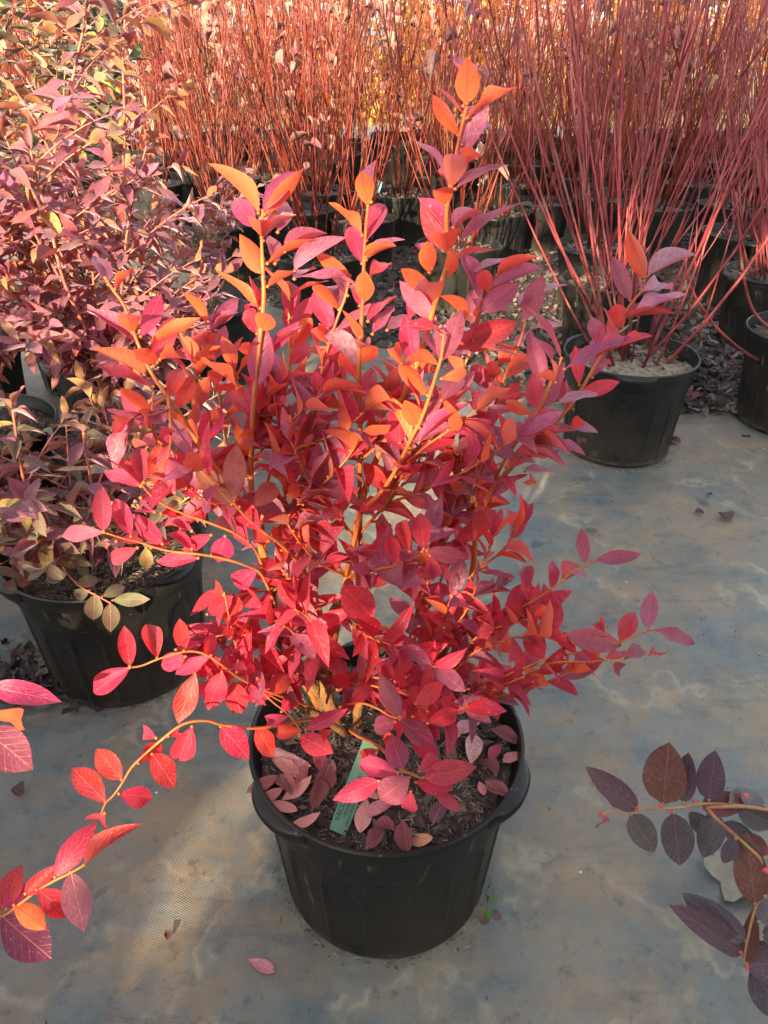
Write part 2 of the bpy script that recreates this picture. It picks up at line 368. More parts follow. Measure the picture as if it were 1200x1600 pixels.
# far strip of cloth and the leaf-covered bed
EDGE = [(-1.9, 5.0), (-1.2, 4.25), (-0.7, 3.72), (-0.35, 3.35), (-0.1, 3.05), (0.2, 2.75), (0.5, 2.48), (0.8, 2.30), (1.05, 2.33), (1.3, 2.34), (2.0, 2.2), (3.5, 2.0)]
def edge_y(x):
    for (a, b), (c, d) in zip(EDGE, EDGE[1:]):
        if a <= x <= c: return b + (d - b) * (x - a) / (c - a)
    return EDGE[0][1] + (EDGE[0][0] - x) * 0.9 if x < EDGE[0][0] else EDGE[-1][1]
def bed_mesh():
    xs = np.linspace(-7, 9, 260); vs = []; fs = []; rows = 26
    for x in xs:
        ye = edge_y(x) + 0.05 * noise.noise(Vector((x * 5, 0, 0))) + 0.03 * noise.noise(Vector((x * 17, 3, 0)))
        for j in range(rows):
            t = j / (rows - 1); y = ye + (8.9 - ye) * t ** 1.6
            z = cloth_z(x, y) + 0.004 + (0.022 if j > 1 else 0.0 if j == 0 else 0.012) + 0.012 * noise.noise(Vector((x * 6, y * 6, 5)))
            vs.append((x, y, max(z, cloth_z(x, y) + 0.003)))
    n = len(xs)
    for i in range(n - 1):
        for j in range(rows - 1):
            a = i * rows + j; fs.append((a, a + rows, a + rows + 1, a + 1))
    me = bpy.data.meshes.new('planting_bed'); me.from_pydata(vs, [], fs); me.materials.append(M['bed'])
    me.polygons.foreach_set('use_smooth', [True] * len(fs)); return me
struct('planting_bed_ground', bed_mesh())

# ------------------------------------------------------------------ leaves
def leaf_geo(fold, recurve, wave, twist, asym, rows=11, acute=1.0, blunt=False):
    vs, uvs, fs = [], [], []
    for i in range(rows):
        t = i / (rows - 1)
        hw = 0.5 * math.sin(math.pi * t ** (0.88 * acute)) ** (0.62 if blunt else 0.80) if 0 < t < 1 else 0.0
        hw *= 1 - 0.22 * max(0, (t - 0.78) / 0.22)
        hw = 0.004 if i == rows - 1 else max(hw, 0.02)
        z0 = -recurve * t * t; tw = twist * t
        for cx in (-1, 0, 1):
            x = cx * hw * (1 + asym * cx)
            z = abs(cx) * (hw * fold + wave * 0.5 * math.sin(t * 10 + cx * 2) * hw)
            vs.append((x * math.cos(tw) - z * math.sin(tw), t * (1 - 0.12 * abs(recurve)), x * math.sin(tw) + z * math.cos(tw) + z0)); uvs.append((0.5 + cx * hw, t))
    for i in range(rows - 1):
        for j in range(2):
            a = i * 3 + j; fs.append((a, a + 1, a + 4, a + 3))
    return vs, uvs, fs
LEAFGEO = []
for k in range(16):
    LEAFGEO.append(leaf_geo(random.uniform(0.05, 0.6), random.uniform(-0.15, 0.3) if k < 12 else random.uniform(0.3, 0.55), random.uniform(0, 0.14) if k % 4 else random.uniform(.2, .35), random.uniform(-0.4, 0.4) if k > 5 else random.uniform(-.12, .12), random.uniform(-0.1, 0.1), acute=random.uniform(0.85, 1.25)))
for k in range(8):      # broad, blunt leaves
    LEAFGEO.append(leaf_geo(random.uniform(0.02, 0.25), random.uniform(-0.1, 0.2), random.uniform(0, 0.1), random.uniform(-0.25, 0.25), random.uniform(-0.08, 0.08), acute=0.92, blunt=True))
CURLGEO = [leaf_geo(random.uniform(0.6, 1.5), random.uniform(-0.6, 0.7), random.uniform(0.2, 0.5), random.uniform(-1.2, 1.2), 0.1) for k in range(8)]
def leaf_mesh_from(geo, name, mat):
    vs, uvs, fs = geo
    me = bpy.data.meshes.new(name); me.from_pydata(vs, [], fs); me.materials.append(mat)
    me.polygons.foreach_set('use_smooth', [True] * len(fs))
    uvl = me.uv_layers.new(name='UVMap')
    for p in me.polygons:
        for li in p.loop_indices: uvl.data[li].uv = uvs[me.loops[li].vertex_index]
    return me
LEAFMESH = {}
def leaf_mesh(matkey, k, curl=False):
    key = (matkey, k, curl)
    if key not in LEAFMESH: LEAFMESH[key] = leaf_mesh_from((CURLGEO if curl else LEAFGEO)[k], 'leaf', M[matkey])
    return LEAFMESH[key]

def joined_leaves(name, specs, mat, origin):
    vs, fs, uvs, cs = [], [], [], []
    for (Mx, k, colr) in specs:
        g_v, g_uv, g_f = LEAFGEO[k]; n = len(vs)
        for q in g_v:
            p = Mx @ Vector(q); vs.append((p.x, p.y, p.z))
        uvs += g_uv; cs += [colr] * len(g_v); fs += [tuple(n + i for i in f) for f in g_f]
    me = bpy.data.meshes.new(name); me.from_pydata(vs, [], fs); me.materials.append(mat)
    me.polygons.foreach_set('use_smooth', [True] * len(fs))
    uvl = me.uv_layers.new(name='UVMap')
    li = np.zeros(len(me.loops), dtype=np.int32); me.loops.foreach_get('vertex_index', li)
    uvl.data.foreach_set('uv', np.array(uvs, dtype=np.float32)[li].ravel())
    ca = me.color_attributes.new('col', 'FLOAT_COLOR', 'POINT'); ca.data.foreach_set('color', np.array(cs, dtype=np.float32).ravel())
    return me

PAL = {'R': (0.62, 0.022, 0.052), 'P': (0.55, 0.045, 0.11), 'M': (0.33, 0.105, 0.18), 'W': (0.46, 0.29, 0.37), 'D': (0.19, 0.045, 0.085),  # M and W put the pale sky sheen of leaf tops into the colour
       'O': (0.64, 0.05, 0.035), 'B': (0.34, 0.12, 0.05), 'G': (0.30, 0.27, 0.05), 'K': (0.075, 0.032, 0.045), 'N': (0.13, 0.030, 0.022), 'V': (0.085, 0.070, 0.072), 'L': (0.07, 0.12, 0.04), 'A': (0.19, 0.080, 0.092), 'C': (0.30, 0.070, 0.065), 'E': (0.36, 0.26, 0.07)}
def jitter(c, s=0.18):
    f = 1 + random.uniform(-s, s); return (c[0] * f, c[1] * f * (1 + random.uniform(-s, s)), c[2] * f * (1 + random.uniform(-s, s)), 1)

class Plant:
    def __init__(s, root, mat, limit=290):
        s.root = root; s.mat = mat; s.limit = limit; s.o = Vector(root.location); s.leaves = []; s.budmb = MB(); s.tw = {'mauve': 'pinktwig', 'dark': 'tantwig'}.get(mat, 'twig')
    def leaf(s, base, tip, normal, width, colkey, prio=0.0, k=None):
        a = tip - base; Ln = a.length
        if Ln < 1e-4: return
        a = a / Ln; n = (normal - a * normal.dot(a))
        if n.length < 1e-4: n = a.orthogonal()
        n.normalize(); x = a.cross(n).normalized()
        b = base - s.o
        Mx = Matrix(((x.x * width, a.x * Ln, n.x * Ln, b.x), (x.y * width, a.y * Ln, n.y * Ln, b.y), (x.z * width, a.z * Ln, n.z * Ln, b.z), (0, 0, 0, 1)))
        vis = Ln / max(0.2, depth(base)) if in_frame(base) else 0.0
        s.leaves.append((vis + prio, Mx, ((16 + random.randrange(8)) if s.mat == 'dark' else random.randrange(16)) if k is None else k, jitter(PAL[colkey] if isinstance(colkey, str) else colkey)))
    def hand(s, base, tip_px, wpx, side, colkey, prio=1.0, Lt=0.066):
        d0 = depth(base); bx, by = pix(base)
        q = ray(tip_px[0], tip_px[1]); tip = CAM + q * d0          # same camera depth as the base
        A = (tip - base).length
        if A < Lt * 0.8:
            ext = math.sqrt((Lt * 0.8) ** 2 - A * A) * random.uniform(0.5, 0.95)
            d1 = d0 - ext if side == 'u' else d0 + ext
            tip = CAM + q * max(0.1, d1)
        else:
            tip = CAM + q * (d0 + A * random.uniform(-0.25, 0.25))
        a = (tip - base).normalized(); c = (CAM - base).normalized()
        n = (c - a * c.dot(a)).normalized()
        wreal = wpx / FPX * d0; wmin = 0.29 * (tip - base).length
        roll = 0.0
        if wreal < wmin: roll = math.acos(max(0.45, wreal / wmin)); width = wmin
        else: width = wreal
        # turn the upper side towards the sky rather than down
        r1 = Matrix.Rotation(roll, 3, a) @ n; r2 = Matrix.Rotation(-roll, 3, a) @ n
        n = r1 if (r1.z > r2.z) == (side == 't') else r2
        if side == 'u': n = -n
        s.leaf(base, tip, n, width, colkey, prio, random.randrange(6) if roll > .5 else None)
    def twig_leaves(s, path, step=0.018, size=(0.045, 0.075), start=0.15, cols='RRPPMO', spread=(35, 65), wr=(0.30, 0.42), tiplf=2, droop=0.0, prio=0.0, keep=1.0):
        ln = [0.0]
        for a, b in zip(path, path[1:]): ln.append(ln[-1] + (b - a).length)
        tot = ln[-1]; dcur = start * tot; ph = random.uniform(0, 6.28)
        while dcur <= tot + 1e-6:
            i = min(len(path) - 2, max(0, next((j for j in range(len(ln) - 1) if ln[j + 1] >= dcur), len(path) - 2)))
            f = (dcur - ln[i]) / max(1e-6, ln[i + 1] - ln[i]); p = path[i].lerp(path[i + 1], min(1, f))
            t = (path[i + 1] - path[i]).normalized()
            if random.random() < keep:
                u = t.orthogonal().normalized(); u = Matrix.Rotation(ph, 3, t) @ u
                ang = R(random.uniform(*spread)); dr = (t * math.cos(ang) + u * math.sin(ang))
                if droop > .3: dr.z *= 0.35
                dr.z -= droop * random.uniform(0.1, 0.8); dr.normalize()
                Ln = random.uniform(*size) * (0.75 + 0.25 * min(1, (tot - dcur) / (0.2 * tot) + 0.4))
                n = t - dr * t.dot(dr)
                if n.length < 0.05: n = Vector((0, 0, 1))
                n = n.normalized() + Vector((random.uniform(-.3, .3), random.uniform(-.3, .3), random.uniform(0, .5) + (1.2 if droop > .3 else 0)))
                s.leaf(p, p + dr * Ln, n, Ln * random.uniform(*wr), random.choice(cols), prio)
                s.budmb.blob(p - s.o + u * 0.0018, 0.0022)
            ph += R(137.5) + random.uniform(-.3, .3); dcur += step * random.uniform(0.75, 1.3)
        for _ in range(tiplf):
            t = (path[-1] - path[-2]).normalized(); u = Matrix.Rotation(random.uniform(0, 6.28), 3, t) @ t.orthogonal().normalized()
            dr = (t + u * random.uniform(0.3, 0.7)).normalized(); Ln = random.uniform(*size) * 0.9
            s.leaf(path[-1], path[-1] + dr * Ln, t - dr * t.dot(dr) + Vector((0, 0, .2)), Ln * random.uniform(*wr), random.choice(cols), prio)
    def stem(s, path, r0, r1, mat, name='stem', sides=7):
        mb = MB(); k = len(path)
        mb.tube([p - s.o for p in path], [r0 + (r1 - r0) * (i / (k - 1)) ** 0.8 * 1.0 + random.uniform(-.04, .04) * r0 for i in range(k)], sides)
        return link(name, mb.mesh(name, M[mat]), s.root)
    def finish(s):
        s.leaves.sort(key=lambda q: -q[0])
        for (_, Mx, k, c) in s.leaves[:s.limit]:
            o = link('leaf', leaf_mesh(s.mat, k), s.root); o.matrix_basis = Mx; o.color = c
        rest = [(Mx, k, c) for (_, Mx, k, c) in s.leaves[s.limit:]]
        if rest:
            o = link('foliage', joined_leaves('foliage', rest, M[s.mat + '_j'], s.o), s.root); o['kind'] = 'stuff'
        if s.budmb.v:
            link('bud', s.budmb.mesh('bud', M[s.tw]), s.root)['kind'] = 'stuff'

# ------------------------------------------------------------------ pots
PR, PH = 0.18, 0.28                      # rim radius, height of the pot
LUGS = [R(221), R(331), R(96)]
def body_mesh():
    mb = MB(); seg = 144; zs = [0.0, 0.004, 0.012, 0.03, 0.06, 0.09, 0.12, 0.15, 0.17, 0.182, 0.19, 0.196, 0.202, 0.21, 0.2101, 0.218, 0.2181, 0.226, 0.2261, 0.234, 0.250]
    r_at = lambda z: 0.1505 + (0.1715 - 0.1505) * (z / 0.25)
    n = len(zs); npan = 18
    for z in zs:
        for j in range(seg):
            a = 2 * math.pi * j / seg; r = r_at(z)
            if z < 0.003: r -= 0.004
            u = (a / (2 * math.pi) * npan) % 1.0; du = abs(u - 0.5)
            top = 0.165 + 0.037 * math.sqrt(max(0, 1 - (du / 0.42) ** 2)) if du < 0.42 else 0
            if z < 0.205 and z > 0.005:
                if du < 0.42 and z < top: r -= 0.0036
            if z >= 0.2101: r += 0.0015
            if z >= 0.2181: r += 0.0012
            if z >= 0.2261: r += 0.0012
            mb.v.append((r * math.cos(a), r * math.sin(a), z)); mb.c.append((1, 1, 1, 1))
    for i in range(n - 1):
        for j in range(seg):
            a = i * seg + j; b = i * seg + (j + 1) % seg; mb.f.append((a, b, b + seg, a + seg))
    mb.f.append(tuple(reversed(range(seg))))
    # inner wall
    mb.lathe([(0.1685, 0.2505), (0.165, 0.21), (0.16, 0.16)], 96)
    for q in list(range(len(mb.f) - 96 * 2, len(mb.f))): mb.f[q] = tuple(reversed(mb.f[q]))
    return mb.mesh('pot', M['pot'], sharp=24)
def rim_mesh():
    mb = MB()
    mb.lathe([(0.1735, 0.2485), (0.1768, 0.2490), (0.1775, 0.2590), (0.1776, 0.2592), (0.1790, 0.2595), (0.1794, 0.2710), (0.1812, 0.2716), (0.1828, 0.2740), (0.1826, 0.2775), (0.1808, 0.2800), (0.1785, 0.2802), (0.1768, 0.2785), (0.1755, 0.2690), (0.1690, 0.2495)], 112)
    return mb.mesh('rim', M['pot'], sharp=28)
def lug_mesh(ang):
    mb = MB(); na, nz = 19, 8
    for i in range(na):
        s_ = i / (na - 1) * 2 - 1; a = ang + s_ * R(17)
        bul = (1 - abs(s_) ** 2.6)
        prof = [(0.1790, 0.2780), (0.1815 + 0.010 * bul, 0.2775), (0.1815 + 0.0155 * bul, 0.272), (0.1805 + 0.0155 * bul, 0.264), (0.179 + 0.011 * bul, 0.256 - 0.004 * bul), (0.176 + 0.006 * bul, 0.248 - 0.008 * bul), (0.174 + 0.002 * bul, 0.243 - 0.012 * bul), (0.1715, 0.240 - 0.014 * bul)]
        for (r, z) in prof: mb.v.append((r * math.cos(a), r * math.sin(a), z)); mb.c.append((1, 1, 1, 1))
    for i in range(na - 1):
        for j in range(nz - 1):
            a = i * nz + j; mb.f.append((a, a + 1, a + nz + 1, a + nz))
    for f in range(len(mb.f)): mb.f[f] = tuple(reversed(mb.f[f]))
    return mb.mesh('handle', M['pot'])
def soil_mesh(mat, amp=0.006, z0=0.252):
    mb = MB(); rings, seg = 14, 48
    for i in range(rings):
        r = 0.1705 * i / (rings - 1)
        for j in range(seg):
            a = 2 * math.pi * j / seg; x, y = r * math.cos(a), r * math.sin(a)
            mb.v.append((x, y, z0 - 0.01 * (i / rings) ** 3 + 0.012 * (1 - (i / rings)) + amp * noise.noise(Vector((x * 25, y * 25, 1))))); mb.c.append((1, 1, 1, 1))
    for i in range(rings - 1):
        for j in range(seg):
            a = i * seg + j; b = i * seg + (j + 1) % seg; mb.f.append((a, a + seg, b + seg, b))
    return mb.mesh('soil', mat)
BODY, RIM, LUG = body_mesh(), rim_mesh(), [lug_mesh(a) for a in LUGS]
SOIL, SAND = soil_mesh(M['soil']), soil_mesh(M['sand'])
def soil_z(x, y): 
    i = min(1, math.hypot(x, y) / 0.1705); return 0.252 - 0.01 * i ** 3 + 0.012 * (1 - i) + 0.006 * noise.noise(Vector((x * 25, y * 25, 1)))
def add_pot(root, rz=0.0, scale=(1, 1, 1), soil=SOIL, lugs=True):
    p = link('pot', BODY, root); p.rotation_euler = (0, 0, rz); p.scale = scale
    link('rim', RIM, p)
    if lugs:
        for l in LUG: link('handle', l, p)
    s_ = link('soil', soil, root); s_.scale = scale; s_.rotation_euler = (0, 0, rz)
    return p, s_
def chips(n, rad, seed, big=False):
    rs = random.Random(seed); mb = MB()
    for _ in range(n):
        a = rs.uniform(0, 6.283); r = rad * math.sqrt(rs.random()); x, y = r * math.cos(a), r * math.sin(a)
        z = soil_z(x, y) + rs.uniform(0.0005, 0.006)
        L_ = rs.uniform(0.004, 0.009) * (1.3 if big else 1); w = rs.uniform(0.0006, 0.0013); th = rs.uniform(0, 6.283); tl = rs.uniform(-.35, .35)
        dx = Vector((math.cos(th) * math.cos(tl), math.sin(th) * math.cos(tl), math.sin(tl))) * L_; dy = Vector((-math.sin(th), math.cos(th), 0)) * w
        c = Vector((x, y, z)); up = Vector((0, 0, w * 0.9))
        g_ = rs.choice([0.04, 0.06, 0.09, 0.14, 0.20, 0.30, 0.36]); tn = rs.uniform(0.85, 1.2); col = (g_ * tn, g_ * 0.82, g_ * 0.66, 1)
        n0 = len(mb.v)
        mb.v += [tuple(c - dx), tuple(c - dy), tuple(c + dx), tuple(c + dy), tuple(c + up)]; mb.c += [col] * 5
        mb.f += [(n0, n0 + 1, n0 + 4), (n0 + 1, n0 + 2, n0 + 4), (n0 + 2, n0 + 3, n0 + 4), (n0 + 3, n0, n0 + 4)]
    return mb.mesh('mulch', M['chip'], False, True)
MULCH = chips(6000, 0.167, 3)
def pot_litter(n, seed, back=0.0):
    rs = random.Random(seed); mb = MB()
    for _ in range(n):
        a = rs.uniform(0, 6.283); r = 0.16 * math.sqrt(rs.random()); x, y = r * math.cos(a), r * math.sin(a)
        if back and y < -0.02 and rs.random() < back: continue
        s_ = rs.uniform(.006, .02); Mx = Matrix.Translation((x, y, soil_z(x, y) + rs.uniform(.002, .010))) @ Matrix.Rotation(rs.uniform(0, 6.28), 4, 'Z') @ Matrix.Rotation(rs.uniform(-.6, .6), 4, 'X') @ Matrix.Rotation(rs.uniform(-.6, .6), 4, 'Y')
        g_ = rs.choice([.03, .05, .08, .12, .17]); c1, c2 = rs.uniform(-.3, .6), rs.uniform(-.3, .6); w = s_ * rs.uniform(.35, .6)
        mb.add([(0, -s_, c1 * s_), (-w, 0, c2 * s_ * .7), (w, .1 * s_, c1 * s_ * .7), (0, 0, 0), (0, s_, c2 * s_)], [(0, 3, 1), (0, 2, 3), (1, 3, 4), (3, 2, 4)], Mx, (g_ * 1.15, g_ * .9, g_ * .75, 1))
    return mb.mesh('mulch', M['chip'], False, True)
LITTER_A, LITTER_B = pot_litter(260, 15), pot_litter(200, 16, 0.85)

# ------------------------------------------------------------------ the red blueberry in front
P1 = on(603, 1395, 0.0); P1 = Vector((0.003, 0.713, 0.0))
blue = empty('potted_blueberry', P1, 'tall glowing red blueberry bush in the black pot at the centre of the grey cloth', 'potted plant')
add_pot(blue)
mul = link('mulch', MULCH, blue); mul['kind'] = 'stuff'
mul2 = link('mulch', LITTER_A, blue); mul2['kind'] = 'stuff'
pl = Plant(blue, 'leaf', 296)
def pts(spec):
    return [at(x, y, Y) for (x, y, Y) in spec]
STEMS = {   # name: (points from the tip down, r_tip, r_base, material)
 'T1': ([(729,166,.70),(718,215,.70),(706,280,.705),(697,340,.71),(702,400,.71),(690,440,.71),(675,490,.715),(660,545,.72),(630,620,.73),(600,690,.73),(572,760,.73),(556,830,.73),(545,890,.74),(530,960,.75),(515,1050,.765),(515,1115,.77)], .0016, .0058),
 'T2': ([(693,522,.66),(690,555,.66),(680,590,.66),(662,645,.665),(640,690,.67),(615,740,.68),(590,775,.69),(565,800,.70),(555,838,.72),(540,900,.735)], .0015, .0036),
 'T3': ([(411,330,.74),(409,377,.74),(411,428,.735),(412,471,.73),(405,540,.72),(399,600,.71),(394,680,.71),(393,770,.71),(408,860,.72),(422,920,.73),(440,980,.74),(468,1050,.76),(500,1110,.765)], .0016, .0055),
 'T4': ([(452,440,.80),(452,500,.79),(452,570,.78),(440,640,.77),(425,720,.76),(410,800,.745),(415,880,.74)], .0013, .003),
 'T5': ([(575,322,.72),(573,345,.72),(570,380,.72),(568,430,.72),(566,480,.72),(563,530,.72),(561,600,.725),(563,680,.73),(562,760,.735),(563,840,.74),(565,930,.75),(567,1000,.76),(560,1095,.775)], .0014, .0042),
 'T5b': ([(547,428,.76),(540,462,.755),(530,490,.75),(518,525,.745),(505,570,.74),(490,640,.735),(480,720,.73),(478,800,.73),(485,880,.735),(497,960,.745),(505,1040,.76)], .0012, .0032),
 'T6': ([(163,432,.72),(178,455,.72),(195,480,.715),(215,535,.71),(236,582,.70),(262,620,.70),(287,655,.70),(318,705,.70),(348,742,.70),(382,795,.71),(405,845,.715),(425,900,.725)], .0014, .0038),
 'T7': ([(240,612,.68),(238,645,.68),(241,680,.685),(262,700,.69),(300,720,.70),(340,750,.70)], .0012, .0022),
 'T8': ([(330,515,.82),(332,545,.815),(338,575,.81),(343,620,.80),(352,680,.78),(370,740,.75),(395,800,.73)], .0012, .0025),
 'T9': ([(364,785,.62),(385,808,.63),(410,830,.64),(440,852,.66),(470,885,.69),(495,930,.72),(508,1000,.745)], .0014, .003),
 'T10': ([(163,832,.62),(195,842,.625),(217,847,.63),(240,855,.63),(270,862,.635),(310,866,.64),(345,872,.65),(385,884,.66),(410,900,.68),(435,960,.72)], .0013, .0028),
 'T11': ([(222,758,.62),(238,776,.625),(262,792,.63),(295,806,.635),(330,818,.64),(370,835,.65),(398,858,.665),(415,900,.69)], .0013, .0026),
 'T11b': ([(350,925,.65),(357,960,.65),(366,1000,.655),(382,1045,.675),(420,1085,.70),(470,1110,.73)], .0010, .0018),
 'T12': ([(204,1043,.58),(222,1040,.585),(247,1030,.59),(290,1018,.60),(320,1022,.605),(345,1038,.61),(372,1058,.62),(405,1075,.635),(440,1088,.66),(485,1105,.72)], .0014, .003),
 'T13': ([(158,1272,.53),(165,1255,.53),(177,1243,.53),(190,1225,.535),(205,1200,.54),(225,1180,.545),(250,1158,.55),(285,1132,.56),(320,1126,.57),(350,1133,.58),(395,1138,.595),(440,1132,.62),(490,1122,.70)], .0014, .003),
 'N1': ([(622,1122,.57),(608,1118,.58),(588,1106,.60),(560,1098,.64),(530,1105,.73)], .0015, .0028),
 'N2': ([(662,1218,.53),(642,1209,.53),(628,1203,.535),(610,1185,.56),(590,1165,.60),(560,1150,.66),(545,1140,.73)], .0015, .0028),
 'N3': ([(470,1142,.60),(452,1118,.61),(425,1096,.62),(405,1075,.635)], .0012, .0019),
 'R1': ([(1008,436,.84),(1002,455,.84),(984,478,.835),(960,521,.83),(930,572,.825),(897,626,.81),(870,658,.80),(835,695,.79),(795,735,.775),(760,780,.77),(744,830,.77),(740,880,.77),(728,940,.77),(702,1000,.77),(665,1055,.775),(630,1100,.775)], .0014, .0055),
 'R2': ([(877,560,.74),(868,585,.74),(858,603,.74),(848,630,.74),(832,655,.74),(815,680,.74),(795,708,.745),(775,745,.75),(758,785,.76),(745,830,.77)], .0014, .003),
 'R3': ([(752,470,.78),(745,500,.78),(738,540,.78),(722,580,.775),(712,620,.77),(700,670,.765),(705,720,.76),(722,765,.76),(740,800,.765)], .0013, .003),
 'R4': ([(820,505,.84),(812,535,.84),(800,560,.835),(785,600,.83),(775,650,.82),(755,700,.81),(725,760,.80),(700,820,.79),(680,880,.78),(655,950,.775),(642,1010,.775),(620,1100,.78)], .0013, .004),
 'T15': ([(930,877,.70),(915,885,.70),(893,894,.70),(877,909,.70),(860,921,.70),(838,936,.705),(800,958,.71),(768,985,.715),(735,1010,.72),(700,1048,.735),(650,1095,.76)], .0013, .003),
 'T16': ([(1025,983,.62),(1010,987,.62),(993,993,.62),(967,1004,.625),(935,1012,.63),(900,1020,.635),(860,1028,.64),(815,1045,.65),(775,1062,.66),(720,1080,.69),(650,1105,.74)], .0013, .003),
 'T17': ([(976,1030,.60),(945,1032,.605),(912,1034,.61),(878,1034,.62),(840,1040,.635)], .0011, .0018),
}
for k_, (sp, r1_, r0_) in STEMS.items():
    if k_ in ('T10', 'T11', 'T11b', 'T12', 'T13', 'N1', 'N3', 'T15', 'T16', 'T17'): r1_ *= .75; r0_ *= .72
    path = catmull(pts(sp), 4)[::-1]
    r0_ *= .86; r1_ *= .86
    old = k_ in ('T1', 'T3', 'R1', 'R4', 'T5')
    pl.stem(path, r0_, r1_, 'twig', 'stem', 8)
# old woody bases
for sp, r0_, r1_ in (([(520,1130,.765),(500,1085,.765),(470,1045,.755),(440,1005,.745),(425,955,.735),(428,915,.73)], .0095, .0060),
                     ([(530,1150,.74),(515,1100,.745),(505,1060,.755),(510,1000,.755),(527,945,.75)], .0105, .0068),
                     ([(548,1165,.72),(560,1110,.75),(566,1050,.76),(566,985,.758)], .0085, .0048),
                     ([(600,1140,.745),(632,1100,.772),(668,1052,.776),(704,998,.771),(728,942,.771)], .0075, .0058),
                     ([(590,1150,.74),(612,1105,.775),(640,1030,.776),(648,970,.776)], .0065, .0045),
                     ([(555,1180,.71),(540,1150,.72),(505,1120,.70),(470,1105,.68)], .0070, .0035),
                     ([(470,1170,.73),(490,1140,.74),(515,1110,.75)], .007, .004)):
    path = catmull(pts(sp), 4); pl.stem([p + Vector((random.uniform(-.002, .002), 0, random.uniform(-.002, .002))) for p in path], r0_, r1_, 'bark', 'stem', 9)

